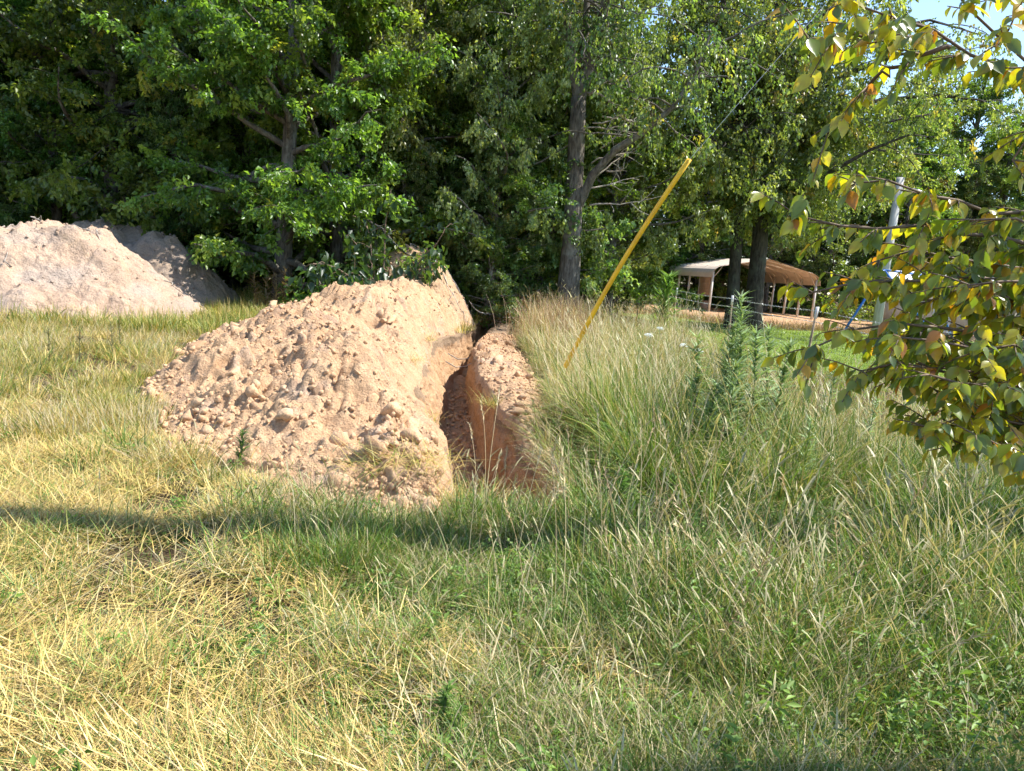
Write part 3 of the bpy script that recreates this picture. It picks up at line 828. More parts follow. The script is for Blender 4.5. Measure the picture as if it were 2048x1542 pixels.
for k, (px, D, sc) in enumerate([(1205, 34, 1.0), (1060, 40, 2.2), (1110, 42, 2.2), (1160, 41, 2.0), (1200, 47, 2.4), (1240, 44, 1.8), (1330, 47, 1.6), (1400, 49, 1.5), (1480, 50, 1.6), (1560, 50, 1.4), (1640, 47, 1.6), (1700, 45, 1.5), (1760, 46, 1.7), (1840, 48, 1.8), (1920, 47, 1.6), (1990, 46, 1.7), (1290, 50, 1.9), (1600, 52, 1.9)]):
    p = at(px, 590, D)
    shrub_thing('roadside_shrub', 'bushy shrub in the thicket behind the carport', (sA, sB)[k % 2], (p[0], p[1], -.05), rng.random() * 6.28, sc, 'thicket behind the carport')

for k in range(22):                                   # undergrowth that closes the depth of the wood
    shrub_thing('deep_thicket', 'dark thicket shrub deep inside the wood between the trunks', (sA, sB)[k % 2], (-38 + k * 2.0 + rng.normal() * .5, rng.uniform(34, 44), -.1), rng.random() * 6.28, rng.uniform(1.8, 2.6), 'deep thicket')

# the big forked grey tree
r = np.random.default_rng(401); wood, leaves, dead = MB(), MB(), MB()
b0 = at(1138, 600, 23.5); b0[2] = 0
def loc_(pts): return np.array([np.asarray(p) - [b0[0], b0[1], 0] for p in pts])
main = loc_([at(1136, 640, 23.5), at(1138, 560, 23.5), at(1144, 480, 23.5), at(1148, 380, 23.5), at(1153, 280, 23.5), at(1158, 195, 23.5)]); main[0, 2] = -.3
wood.tube(main, [.40, .34, .29, .265, .245, .225], 14)
forks = [(loc_([at(1158, 205, 23.5), at(1146, 130, 23.4), at(1136, 60, 23.3), at(1132, -20, 23.2), at(1120, -130, 23.1), at(1100, -260, 23)]), (.165, .14, .125, .11, .09, .05)),
         (loc_([at(1158, 205, 23.5), at(1166, 130, 23.7), at(1172, 60, 23.8), at(1174, -20, 23.9), at(1180, -140, 24)]), (.15, .11, .10, .09, .05)),
         (loc_([at(1158, 205, 23.5), at(1180, 130, 23.3), at(1198, 70, 23.2), at(1214, -10, 23), at(1250, -130, 22.8), at(1270, -260, 22.7)]), (.17, .15, .14, .125, .10, .05)),
         (loc_([at(1155, 415, 23.5), at(1185, 350, 23.2), at(1230, 300, 23), at(1290, 262, 22.8), at(1345, 215, 22.6), at(1390, 150, 22.4), at(1420, 70, 22.3)]), (.15, .125, .11, .09, .07, .05, .03))]
lm = []
for q, ra in forks:
    wood.tube(q, ra, 9, cap=False)
    for j in range(1, len(q)):
        for m in range(5):
            az = r.random() * 6.28; el = r.uniform(-.1, .7); p = q[j - 1] + (q[j] - q[j - 1]) * r.random()
            if p[2] > 5.5 and (j > 1): lm.append(limb(r, p, (math.cos(az) * math.cos(el) + .15, math.sin(az) * math.cos(el), math.sin(el)), r.uniform(1.4, 3.2), .035, up=-.35))
for q, ra in lm: wood.tube(q, ra, 5, cap=False)
foliate(r, lm, wood, leaves, sec_gap=.42, sec_len=1.2, twig_gap=.24, lpt=17, size=.12, cols=OLIVES, wts=(1.5, 3, 3, 2, .3), droop=.9, flat=.3, sides=3)
t = tree_thing('forked_tree', 'tall grey barked tree with a forked trunk standing in the middle of the view', (wood.mesh('trunk', [M_BARK], True), leaves.mesh('crown', [M_LEAF])), tuple(b0))
for k in range(11):                                    # bare dead twigs on its right side
    s0 = at(r.uniform(1162, 1215), r.uniform(150, 420), 23.3); L = r.uniform(.9, 2.4); a = r.uniform(-.15, .8)
    q, ra = limb(r, s0 - [b0[0], b0[1], 0], (math.cos(a), r.uniform(-.6, .2), math.sin(a)), L, .028, 7, 0, .22, .006)
    mb = MB(); mb.tube(q, ra, 5)
    for m in range(4):
        j = r.integers(2, 6); q2, ra2 = limb(r, q[j], (r.uniform(.2, 1), r.normal() * .5, r.normal() * .8), L * .4, .012, 5, 0, .25, .004); mb.tube(q2, ra2, 4)
    obj('dead_branch', mb.mesh('dead_branch', [M_DEAD], True), t)

# the double trunked tree in front of the carport
r = np.random.default_rng(402); wood, leaves = MB(), MB()
D0 = 29.0
b0 = at(1488, 660, D0); b0[2] = 0
sA_ = loc_([at(1460, 690, D0), at(1464, 620, D0), at(1469, 540, D0), at(1475, 470, D0), at(1490, 390, D0 - .2), at(1492, 300, D0 - .3), at(1480, 200, D0 - .5), at(1460, 90, D0 - .7), at(1440, -40, D0 - .9)]); sA_[0, 2] = -.3
sB_ = loc_([at(1500, 700, D0), at(1506, 630, D0), at(1512, 560, D0), at(1519, 490, D0), at(1524, 420, D0 + .1), at(1528, 330, D0 + .2), at(1526, 230, D0 + .2), at(1535, 120, D0 + .3), at(1560, 0, D0 + .4), at(1575, -90, D0 + .4)]); sB_[0, 2] = -.3
wood.tube(sA_, [.36, .25, .215, .21, .20, .19, .17, .13, .06], 12); wood.tube(sB_, [.48, .35, .305, .29, .28, .25, .22, .17, .11, .06], 12)
limbs_ = []
def add_limb(pts, r0):
    q = loc_(pts); n = len(q); limbs_.append((q, np.linspace(r0, .03, n)))
add_limb([at(1524, 420, D0), at(1590, 385, D0 - .6), at(1660, 345, D0 - 1.2), at(1740, 300, D0 - 1.8), at(1830, 265, D0 - 2.2)], .13)
add_limb([at(1526, 350, D0), at(1600, 310, D0 + .8), at(1690, 270, D0 + 1.4), at(1790, 240, D0 + 2), at(1880, 225, D0 + 2.4)], .12)
add_limb([at(1526, 260, D0), at(1600, 200, D0 - .5), at(1690, 150, D0 - 1), at(1790, 110, D0 - 1.2), at(1880, 100, D0 - 1.4)], .12)
add_limb([at(1530, 180, D0), at(1600, 90, D0 + .8), at(1680, 20, D0 + 1.4), at(1760, -40, D0 + 2)], .11)
add_limb([at(1526, 440, D0), at(1570, 430, D0 + 1.4), at(1630, 420, D0 + 2.6), at(1700, 400, D0 + 3.4)], .10)
add_limb([at(1526, 300, D0), at(1640, 240, D0 - .3), at(1760, 200, D0 - .8), at(1870, 190, D0 - 1), at(1950, 200, D0 - 1.2)], .11)
add_limb([at(1526, 220, D0), at(1640, 130, D0 + 1), at(1760, 60, D0 + 1.6), at(1860, 40, D0 + 2), at(1930, 60, D0 + 2.3)], .11)
add_limb([at(1540, 120, D0), at(1660, 20, D0 - 1), at(1790, -40, D0 - 1.6), at(1900, -40, D0 - 2)], .11)
add_limb([at(1530, 160, D0), at(1660, 80, D0 + 2), at(1800, 50, D0 + 3), at(1920, 100, D0 + 3.6)], .11)
add_limb([at(1526, 400, D0), at(1640, 330, D0 + 2), at(1760, 300, D0 + 3), at(1850, 310, D0 + 3.6)], .10)
add_limb([at(1490, 380, D0), at(1440, 320, D0 - .8), at(1390, 280, D0 - 1.6), at(1340, 260, D0 - 2.2)], .11)
add_limb([at(1488, 300, D0), at(1430, 220, D0 - 1), at(1370, 150, D0 - 1.7), at(1320, 110, D0 - 2.2)], .11)
add_limb([at(1478, 200, D0), at(1420, 110, D0 - .3), at(1370, 20, D0 - .6), at(1330, -60, D0 - 1)], .10)
add_limb([at(1490, 420, D0), at(1450, 400, D0 + 1), at(1400, 385, D0 + 2), at(1350, 370, D0 + 2.6)], .09)
add_limb([at(1515, 330, D0), at(1500, 290, D0 - 1.4), at(1490, 260, D0 - 2.6), at(1480, 240, D0 - 3.4)], .10)
add_limb([at(1515, 180, D0), at(1540, 130, D0 - 1.5), at(1560, 90, D0 - 2.8)], .10)
for k in range(22):
    src = (sA_, sB_)[k % 2]; j = r.integers(4, len(src)); az = r.random() * 6.28; el = r.uniform(.0, .7)
    limbs_.append(limb(r, src[j], (math.cos(az) * math.cos(el), math.sin(az) * math.cos(el), math.sin(el)), r.uniform(2, 4), .06, up=-.1))
sub = []
for q, ra in limbs_:
    wood.tube(q, ra, 7, cap=False)
    for j in range(1, len(q)):
        for m in range(4 if q[-1][0] > 2 else 3):
            az = r.random() * 6.28; el = r.uniform(-.3, .5); p = q[j - 1] + (q[j] - q[j - 1]) * r.random()
            sub.append(limb(r, p, (math.cos(az) * math.cos(el), math.sin(az) * math.cos(el), math.sin(el)), r.uniform(1.2, 2.4), .028, up=-.3))
for q, ra in sub: wood.tube(q, ra, 3, cap=False)
foliate(r, sub, wood, leaves, sec_gap=.5, sec_len=1.0, twig_gap=.30, lpt=20, size=.14, cols=OLIVES, wts=(3, 3, 2, 1.2, .3), droop=.7, flat=.4, sides=3)
tree_thing('double_trunk_tree', 'big spreading tree with two dark trunks standing in front of the carport', (wood.mesh('trunk', [M_BARKD], True), leaves.mesh('crown', [M_LEAF])), tuple(b0))
tree_thing('broadleaf_tree', 'tree at the right edge of the view behind the pear branches', pC, (24.0, 36.0, 0), 1.0, .8)
tree_thing('broadleaf_tree', 'bushy tree seen past the left side of the double trunk', pE, (1.2, 36.0, 0), 2.0, .8)

# ------------------------------------------------------------------ carport, pad, fence, poles
M_TAN = plain_mat('tan_steel', (.52, .43, .345), (.60, .50, .405), .45, scale=3, spec=.5)
M_TANP = plain_mat('tan_post', (.50, .46, .40), (.58, .53, .47), .5, scale=6, spec=.5)
M_PANEL = plain_mat('brown_panel', (.30, .19, .13), (.36, .24, .16), .5, scale=3)
M_CLAY = soil_mat('clay_pad', (.52, .33, .19), (.44, .26, .14), (.30, .17, .09), (.36, .24, .16), .04, 30)
M_YEL = plain_mat('yellow_plastic', (.66, .36, .012), (.9, .53, .012), .45, scale=4, spec=.5)
M_STEEL = plain_mat('galvanised_wire', (.55, .55, .55), (.7, .7, .7), .35, .6, 30)
M_TPOST = plain_mat('rusty_post', (.22, .15, .085), (.36, .28, .19), .8, scale=7, mapscale=(1, 1, .5))
M_TPOSTW = plain_mat('post_top', (.50, .50, .48), (.68, .68, .66), .6, scale=12)
M_WOODP = plain_mat('weathered_pole', (.30, .28, .25), (.50, .48, .44), .8, scale=7, mapscale=(1, 1, .12), bumpd=.01)
M_CREO = plain_mat('creosote_pole', (.10, .07, .05), (.18, .13, .09), .8, scale=5, mapscale=(1, 1, .15), bumpd=.01)
M_BLUE = plain_mat('blue_paint', (.015, .10, .34), (.02, .13, .42), .4, scale=4, spec=.5)
M_GREENP = plain_mat('green_plastic', (.02, .22, .12), (.03, .28, .15), .4, scale=4)
M_WHITE = plain_mat('white_roofing', (.72, .73, .74), (.8, .8, .8), .4, scale=3)

# clay pad with a cut front edge
px_ = np.linspace(3.0, 24.0, 90); offs = np.array([-.25, -.1, -.02, .05, .2, .6, 1.5, 4, 8, 13, 19])
A, B = np.meshgrid(px_, offs, indexing='ij')
fy = pad_front(A) + .35 * fbm(A * .9, 2.2, 0, 3, 501)
YY = fy + B; hh = .17 * sstep(-.2, .12, B) * sstep(3, 5.5, A)
ZZ = gz(A, YY) - .04 + hh + .05 * fbm(A * 1.5, YY * 1.5, 0, 3, 502) * sstep(-.15, .2, B)
tag(obj('clay_pad', grid_mesh('clay_pad', A, YY, ZZ, M_CLAY)), 'raised orange clay pad with a cut edge under the carport', kind='structure')
PADZ = .13

# carport
cA = at(1417, 626, 41.5); a = math.radians(11.5)
cp = thing('carport', 'open tan metal carport on thin posts behind the double trunked tree', 'carport', (cA[0], cA[1], PADZ - .06), a)
Wc, Lc, Hl, Hr = 6.1, 5.9, 2.22, 3.08          # width, length, leg height, ridge height
xs = [-.16, -.12, 0, .28, Wc / 2, Wc - .28, Wc, Wc + .12, Wc + .16]
zs = [Hl - .34, Hl - .10, Hl + .10, Hl + .26, Hr, Hl + .26, Hl + .10, Hl - .10, Hl - .34]
def roof_strip(k0, k1, name, y0=-.2, y1=Lc + .2, mat=M_TAN):
    # corrugated sheeting, ribs along the length
    mb = MB(); P0 = np.array([(xs[k], zs[k]) for k in range(k0, k1 + 1)])
    seg = np.linalg.norm(np.diff(P0, axis=0), axis=1); cum = np.r_[0, np.cumsum(seg)]
    n = max(6, int(cum[-1] / .075)); s = np.linspace(0, cum[-1], n)
    X_ = np.interp(s, cum, P0[:, 0]); Z_ = np.interp(s, cum, P0[:, 1]) + .008 * ((np.arange(n) // 2) % 2)
    for dz, fl in ((0.0, False), (-.012, True)):
        V = np.concatenate([np.c_[X_, np.full(n, y0), Z_ + dz], np.c_[X_, np.full(n, y1), Z_ + dz]])
        i = np.arange(n - 1); Q = np.c_[i, i + 1, n + i + 1, n + i]
        mb.add(V, Q[:, ::-1] if fl else Q)
    return obj(name, mb.mesh(name, [mat]), cp)
roof_strip(2, 4, 'roof_panel'); roof_strip(4, 6, 'roof_panel')
roof_strip(0, 2, 'eave_panel'); roof_strip(6, 8, 'eave_panel')
npost = 5
for k in range(npost):
    y_ = Lc * k / (npost - 1)
    for x_ in (0, Wc):
        mb = MB(); mb.box(x_, y_, Hl / 2 - .15, .10, .10, Hl + .30 - .08); obj('post', mb.mesh('post', [M_TANP]), cp)
    mb = MB()
    mb.tube([(0, y_, Hl - .05), (.06, y_, Hl + .07), (.28, y_, Hl + .27), (Wc / 2, y_, Hr - .07), (Wc - .28, y_, Hl + .27), (Wc - .06, y_, Hl + .07), (Wc, y_, Hl - .05)], .036, 6)
    obj('roof_bow', mb.mesh('roof_bow', [M_TAN]), cp)
    for x_, sg in ((0, 1), (Wc, -1)):
        mb = MB(); mb.tube([(x_, y_, Hl - .42), (x_ + sg * .5, y_, Hl + .27)], .02, 5); obj('brace', mb.mesh('brace', [M_TAN]), cp)
for x_ in (0, Wc):
    mb = MB(); mb.box(x_, Lc / 2, .03, .075, Lc + .1, .07); obj('base_rail', mb.mesh('base_rail', [M_TANP]), cp)
mb = MB()                                             # the one hung side sheet
for j in range(14):
    mb.box(-.05 - .01 * (j % 2), Lc * .125, Hl - .35 - j * .075, .012, Lc * .25 - .1, .074)
obj('side_panel', mb.mesh('side_panel', [M_PANEL]), cp)
# cable reel / crate under the carport
mb = MB(); mb.box(0, 0, .25, .5, .4, .5, .3)
mb.box(0, 0, .515, .56, .46, .03, .3)
p = at(1407, 610, 43.5)
tag(obj('crate', mb.mesh('crate', [M_PANEL]), None, (p[0], p[1], PADZ - .02)), 'small brown crate under the near left corner of the carport', 'crate')

# barbed wire fence running away to the left
fpx = [(1620, 14.2), (1462, 19.0), (1345, 24.0), (1275, 29.0), (1233, 33.5), (1196, 38.5)]
fx0 = at(1618, 700, 14.2)
fence = thing('barbed_wire_fence', 'barbed wire fence on rusty steel posts running back beside the lawn', 'fence', (fx0[0], fx0[1], 0))
pts = []
for px, D in fpx:
    p = at(px, 640, D); pts.append(np.array([p[0], p[1]]))
d0 = pts[0] - pts[1]
pts = [pts[0] + d0 * .95] + pts
rng = np.random.default_rng(21)
PH = 1.36
org = np.array([fx0[0], fx0[1]])
tops = []
for k, p in enumerate(pts):
    lx, ly = rng.normal() * .05, rng.normal() * .03
    if k == 1: lx = .10
    q0 = np.r_[p - org, -.3]; q1 = np.r_[p - org + [lx, ly], PH * (1 + .03 * rng.normal())]
    tops.append((q0 * (.3 / 1.66) * 0 + np.r_[p - org, 0], q1))
    mb = MB()
    ang = 1.2
    dirv = q1 - q0
    w_ = .035
    for off, ww, dd in (((0, 0), .042, .008), ((0, -.018), .008, .036)):
        M = np.eye(3)
        c_ = (q0 + q1) / 2
        v = []
        for f in (0, 1):
            cpt = q0 + dirv * f
            for sx, sy in ((-1, -1), (1, -1), (1, 1), (-1, 1)): v.append(cpt + [off[0] + sx * ww / 2, off[1] + sy * dd / 2, 0])
        mb.add(v, [[0, 1, 5, 4], [1, 2, 6, 5], [2, 3, 7, 6], [3, 0, 4, 7], [4, 5, 6, 7], [3, 2, 1, 0]])
    po = obj('post', mb.mesh('post', [M_TPOST]), fence)
    mb = MB(); t1 = q1; t0 = q0 + dirv * .87
    v = []
    for cpt in (t0, t1 + (t1 - t0) * .03):
        for sx, sy in ((-1, -1), (1, -1), (1, 1), (-1, 1)): v.append(cpt + [sx * .025, sy * .022 - .008, 0])
    mb.add(v, [[0, 1, 5, 4], [1, 2, 6, 5], [2, 3, 7, 6], [3, 0, 4, 7], [4, 5, 6, 7], [3, 2, 1, 0]])
    obj('post_cap', mb.mesh('post_cap', [M_TPOSTW]), po)
def strand(f, rad, barbs, name, sag=.03):
    mb = MB()
    for k in range(len(tops) - 1):
        A0 = tops[k][0] + (tops[k][1] - tops[k][0]) * f; B0 = tops[k + 1][0] + (tops[k + 1][1] - tops[k + 1][0]) * f
        n = 12; t = np.linspace(0, 1, n)
        q = A0 + (B0 - A0) * t[:, None]; q[:, 2] -= sag * 4 * t * (1 - t); q[:, 1] -= .03
        mb.tube(q, rad, 4, cap=False)
        if barbs:
            L = np.linalg.norm(B0 - A0); m = int(L / .13)
            for tb in (np.arange(m) + .5) / m:
                c_ = A0 + (B0 - A0) * tb; c_ = c_ + [0, -.03, -sag * 4 * tb * (1 - tb)]
                for _ in range(2):
                    v = rng.normal(size=3); v = v / np.linalg.norm(v) * .022
                    mb.tube([c_ - v, c_ + v], rad * .7, 3, cap=False)
    return obj(name, mb.mesh(name, [M_STEEL]), fence)
strand(.95, .0045, True, 'barbed_strand'); strand(.80, .0045, True, 'barbed_strand')
for f in (.66, .56, .46, .36, .26, .16): strand(f, .0016, False, 'mesh_wire', .012)
mb = MB()
for k in range(len(tops) - 1):
    A0, A1 = tops[k]; B0, B1 = tops[k + 1]; m = int(np.linalg.norm(B0 - A0) / .17)
    for tb in (np.arange(m) + .5) / m:
        a0 = A0 + (A1 - A0) * .1 + ((B0 + (B1 - B0) * .1) - (A0 + (A1 - A0) * .1)) * tb
        a1 = A0 + (A1 - A0) * .66 + ((B0 + (B1 - B0) * .66) - (A0 + (A1 - A0) * .66)) * tb
        mb.tube([a0 - [0, .03, 0], a1 - [0, .03, 0]], .0014, 3, cap=False)
sm = obj('mesh_stays', mb.mesh('mesh_stays', [M_STEEL]), fence); sm['kind'] = 'stuff'

# utility pole just outside the right of the view (its shadow lies across the field) and its guy wire with the yellow guard
UP = np.array([6.35, 4.95])
up = thing('utility_pole', 'round wooden utility pole standing right of the view beside the fence', 'pole', (UP[0], UP[1], 0))
mb = MB(); mb.tube([(0, 0, -.5), (0, 0, 4), (0, 0, 13.8)], [.17, .155, .125], 16); obj('shaft', mb.mesh('shaft', [M_CREO], True), up)
mb = MB(); mb.tube([(0, 0, 13.8), (0, 0, 13.84), (0, 0, 13.88)], [.17, .17, .05], 12); obj('pole_cap', mb.mesh('pole_cap', [M_STEEL]), up)
mb = MB(); mb.tube([(0, 0, 9.5), (0, 0, 9.7)], .185, 12); obj('guy_clamp', mb.mesh('guy_clamp', [M_STEEL]), up)
g0 = at(1118, 755, 8.6); g1 = at(1380, 318, 8.0)
gd = (g1 - g0) / np.linalg.norm(g1 - g0)
ganc = g0 - gd * (g0[2] + .05) / gd[2]
guy = thing('guy_wire', 'slanting guy wire with a bright yellow plastic guard tube beside the trench', 'guy wire', tuple(np.r_[ganc[:2], 0]))
o3 = np.r_[ganc[:2], 0]
perp = unit(np.cross(gd, [0, 1, 0])); 
gs = ganc + gd * (.60 / gd[2]); ts = np.linspace(0, 1, 12); gp = gs + (g1 - gs)[None] * ts[:, None]
gp = gp + perp[None] * (.05 * np.sin(ts * math.pi))[:, None]
th = np.linspace(-2.5, 2.5, 12); mb = MB()
a1 = unit(np.cross(gd, [0.2, 1, 0.1])); b1 = np.cross(gd, a1)
R0 = .028
V = []
for rr in (R0, R0 - .004):
    for k, pnt in enumerate(gp):
        for q_ in th: V.append(pnt - o3 + (a1 * math.cos(q_) + b1 * math.sin(q_)) * rr)
nth = len(th); ng = len(gp); Q = []
for layer in (0, 1):
    for k in range(ng - 1):
        for j in range(nth - 1):
            b_ = layer * ng * nth + k * nth + j; qd = [b_, b_ + 1, b_ + nth + 1, b_ + nth]
            Q.append(qd if layer == 0 else qd[::-1])
for j in range(nth - 1):
    b_ = (ng - 1) * nth + j; c_ = ng * nth + b_; Q.append([b_, b_ + 1, c_ + 1, c_])
mb.add(V, Q); obj('guard_tube', mb.mesh('guard_tube', [M_YEL], True), guy)
endp = np.array([UP[0], UP[1], 9.6])
mb = MB(); mb.tube([ganc - o3, gp[6] - o3, g1 - o3, endp - o3], .0024, 5); obj('wire', mb.mesh('wire', [M_STEEL]), guy)
mb = MB(); mb.tube([ganc - o3 - gd * .4, ganc - o3 + gd * .12], .01, 6); obj('anchor_rod', mb.mesh('anchor_rod', [M_STEEL]), guy)

# weathered pole and blue play frame beyond the pear branches
p0 = at(1748, 690, 26); mb = MB(); top = at(1801, 355, 26)
wp = thing('weathered_pole', 'pale weathered wooden pole standing upright behind the pear branches', 'pole', (p0[0], p0[1], 0))
mb.tube([(0, 0, -.4), (.0, 0, 2.5), (top[0] - p0[0], 0, top[2])], [.16, .14, .12], 12); obj('shaft', mb.mesh('shaft', [M_WOODP], True), wp)
mb = MB(); mb.tube([(top[0] - p0[0], -.17, top[2] - .45), (top[0] - p0[0] + .35, -.3, top[2] - .35), (top[0] - p0[0] + .8, -.4, top[2] - .5)], .015, 5); obj('wire_bracket', mb.mesh('wire_bracket', [M_STEEL]), wp)
p1 = at(1768, 540, 23); p2 = at(1668, 672, 23); pf = np.array([p2[0], 23.0, 0])
sw = thing('swing_frame', 'blue metal swing frame half hidden by the pear branches', 'swing frame', tuple(pf))
ap = p1 - pf
for dx, dy in ((p2[0] - pf[0], 0), (3.7, .3)):
    mb = MB(); mb.tube([(dx, dy, -.05), tuple(ap)], .036, 8); obj('leg', mb.mesh('leg', [M_BLUE], True), sw)
for dx, dy in ((2.9, 2.6), (5.2, 2.6)):
    mb = MB(); mb.tube([(dx, dy, -.05), (ap[0] + 2.6, 2.4, ap[2])], .036, 8); obj('leg', mb.mesh('leg', [M_BLUE], True), sw)
mb = MB(); mb.tube([tuple(ap), (ap[0] + 2.6, 2.4, ap[2])], .03, 8); obj('top_bar', mb.mesh('top_bar', [M_BLUE], True), sw)
pb = at(1757, 702, 23.2); mb = MB()
mb.tube([(0, 0, 0), (0, 0, .02), (0, 0, .3), (0, 0, .55), (0, 0, .57)], [.13, .15, .155, .15, .13], 16)
bb = thing('blue_barrel', 'small blue plastic barrel at the edge of the lawn under the pear branches', 'barrel', (pb[0], pb[1], .0)); obj('barrel_body', mb.mesh('barrel_body', [M_BLUE], True), bb)
mb = MB(); mb.tube([(0, 0, .57), (0, 0, .60)], [.145, .14], 16); obj('lid', mb.mesh('lid', [M_BLUE], True), bb)
pb = at(1772, 694, 23.6); mb = MB(); mb.tube([(0, 0, 0), (0, 0, .22), (0, 0, .25), (0, 0, .25), (0, 0, .03)], [.09, .12, .13, .115, .08], 14)
gb = thing('green_bucket', 'small green plastic bucket just right of the blue barrel', 'bucket', (pb[0], pb[1], 0)); obj('bucket_body', mb.mesh('bucket_body', [M_GREENP], True), gb)
mb = MB(); mb.tube([(-.125, 0, .24), (-.09, 0, .33), (0, 0, .37), (.09, 0, .33), (.125, 0, .24)], .005, 5); obj('handle', mb.mesh('handle', [M_STEEL]), gb)

# white roofed shed far right
s0 = at(1900, 600, 40); sh = thing('white_shed', 'low white roofed shed showing between the pear branches', 'shed', (s0[0], s0[1], 0), -.15)
mb = MB(); mb.box(0, 0, 1.0, 6.0, 4.0, 2.0); obj('wall', mb.mesh('wall', [M_TANP]), sh)
for sg in (-1, 1):
    mb = MB()
    for k in range(12):
        x0 = -3.3 + k * .55
        v = [(x0, sg * 2.3, 1.95), (x0 + .53, sg * 2.3, 1.95), (x0 + .53, 0, 3.0), (x0, 0, 3.0)]
        v = v + [(a_, b_, c_ + .03) for a_, b_, c_ in v]
        mb.add(v, [[0, 1, 2, 3], [4, 5, 6, 7], [0, 1, 5, 4], [1, 2, 6, 5], [2, 3, 7, 6], [3, 0, 4, 7]])
    obj('roof_panel', mb.mesh('roof_panel', [M_WHITE]), sh)
mb = MB()
for sg in (-1, 1): mb.add([(sg * 3.0, -2, 2), (sg * 3.0, 2, 2), (sg * 3.0, 0, 2.93)], None, [[0, 1, 2]])
obj('gable', mb.mesh('gable', [M_WHITE]), sh)
mb = MB(); mb.box(-1.0, -2.02, .95, .9, .05, 1.9); obj('door', mb.mesh('door', [M_WHITE]), sh)

# brush and broken branches at the far end of the trench
rng = np.random.default_rng(33)
bp = at(1010, 625, 22.5); br = thing('brush_pile', 'dark pile of cut brush at the far end of the trench', 'brush pile', (bp[0], bp[1], 0))
for k in range(34):
    az = rng.random() * 6.28; L = rng.uniform(.5, 1.5)
    q, ra = limb(rng, (rng.normal() * .45, rng.normal() * .4, rng.uniform(.02, .35)), (math.cos(az), math.sin(az), rng.uniform(-.1, .35)), L, rng.uniform(.012, .03), 6, -.1, .2, .005)
    mb = MB(); mb.tube(q, ra, 5); obj('stick', mb.mesh('stick', [(M_TWIG, M_DEAD, M_TWIG)[k % 3]], True), br)
lv = MB(); n = 900
P = np.c_[rng.normal(size=(n, 2)) * .55, np.abs(rng.normal(size=n)) * .22]; 
V, T, Cc = leaf_arrays(P, unit(rng.normal(size=(n, 3))), unit(rng.normal(size=(n, 3))), .09, .05, pal(rng, n, [(.10, .07, .04), (.05, .07, .03), (.15, .1, .06)], (2, 2, 1)))
lv.add(V, None, T, Cc); o = obj('brush_leaves', lv.mesh('brush_leaves', [M_LEAF]), br); o['kind'] = 'stuff'
for k in range(2):       # roots bridging the trench near the bend
    y0 = 14.2 + k * .9; c_ = float(tr_c(y0)); w_ = float(tr_w(y0)); z0 = -.12 - .1 * rng.random()
    q = [(c_ - w_ - .05, y0, z0), (c_ - w_ * .4, y0 + .1 * rng.normal(), z0 - .1), (c_ + w_ * .4, y0 + .1 * rng.normal(), z0 - .06), (c_ + w_ + .05, y0 + .1, z0 + .05)]
    mb = MB(); mb.tube(q, [.012, .01, .01, .008], 5); obj('root', mb.mesh('root', [M_DEAD], True), trench)

# ------------------------------------------------------------------ grass
def pixv(X, Y, Z):
    v2 = Z - EYE
    fw = Y * math.cos(PITCH) - v2 * math.sin(PITCH); yr = (Y * math.sin(PITCH) + v2 * math.cos(PITCH)) / fw; xr = X / fw
    c, s = math.cos(ROLL), math.sin(ROLL)
    return 1024 + (xr * c + yr * s) * F, 771 - (-xr * s + yr * c) * F

def blades(r, P, L, W, az, lean, curl, k, col, twist=.5, tipw=.12):
    n = len(P); L, W, az, lean, curl = [np.broadcast_to(np.asarray(a, float), (n,)) for a in (L, W, az, lean, curl)]
    t = np.linspace(0, 1, k + 1)
    th = lean[:, None] + curl[:, None] * t[None]
    thm = .5 * (th[:, 1:] + th[:, :-1]); st = (L / k)[:, None]
    dx = np.concatenate([np.zeros((n, 1)), np.cumsum(np.sin(thm) * st, 1)], 1); dz = np.concatenate([np.zeros((n, 1)), np.cumsum(np.cos(thm) * st, 1)], 1)
    pos = np.stack([P[:, 0:1] + dx * np.cos(az)[:, None], P[:, 1:2] + dx * np.sin(az)[:, None], P[:, 2:3] + dz], -1)
    a2 = az + math.pi / 2 + r.normal(size=n) * twist
    sd = np.stack([np.cos(a2), np.sin(a2), r.normal(size=n) * .15], -1)
    w = (W * .5)[:, None] * (1 - (1 - tipw) * t[None] ** 1.6)
    V = np.stack([pos - sd[:, None] * w[..., None], pos + sd[:, None] * w[..., None]], 2).reshape(n, -1, 3)
    q = np.array([[2 * i, 2 * i + 1, 2 * i + 3, 2 * i + 2] for i in range(k)])
    Q = (q[None] + (np.arange(n) * 2 * (k + 1))[:, None, None]).reshape(-1, 4)
    return V.reshape(-1, 3), Q, np.repeat(col, 2 * (k + 1), 0)

def scatter(r, n, y0, y1, a, accept, px0=-260, px1=2300):
    """points seen by the camera, denser close by"""
    out = []; got = 0
    while got < n:
        m = 60000
        u = r.random(m)
        e = -a
        Yv = (y0 ** (e + 1) + u * (y1 ** (e + 1) - y0 ** (e + 1))) ** (1 / (e + 1)) if abs(e + 1) > 1e-6 else y0 * (y1 / y0) ** u
        px = r.uniform(px0, px1, m)
        Xv = (px - 1024) / F * Yv * 1.02 - .01 * Yv
        k = (r.random(m) < accept(Xv, Yv)) & ~dug(Xv, Yv)
        out.append(np.c_[Xv[k], Yv[k]]); got += k.sum()
    return np.concatenate(out)[:n]

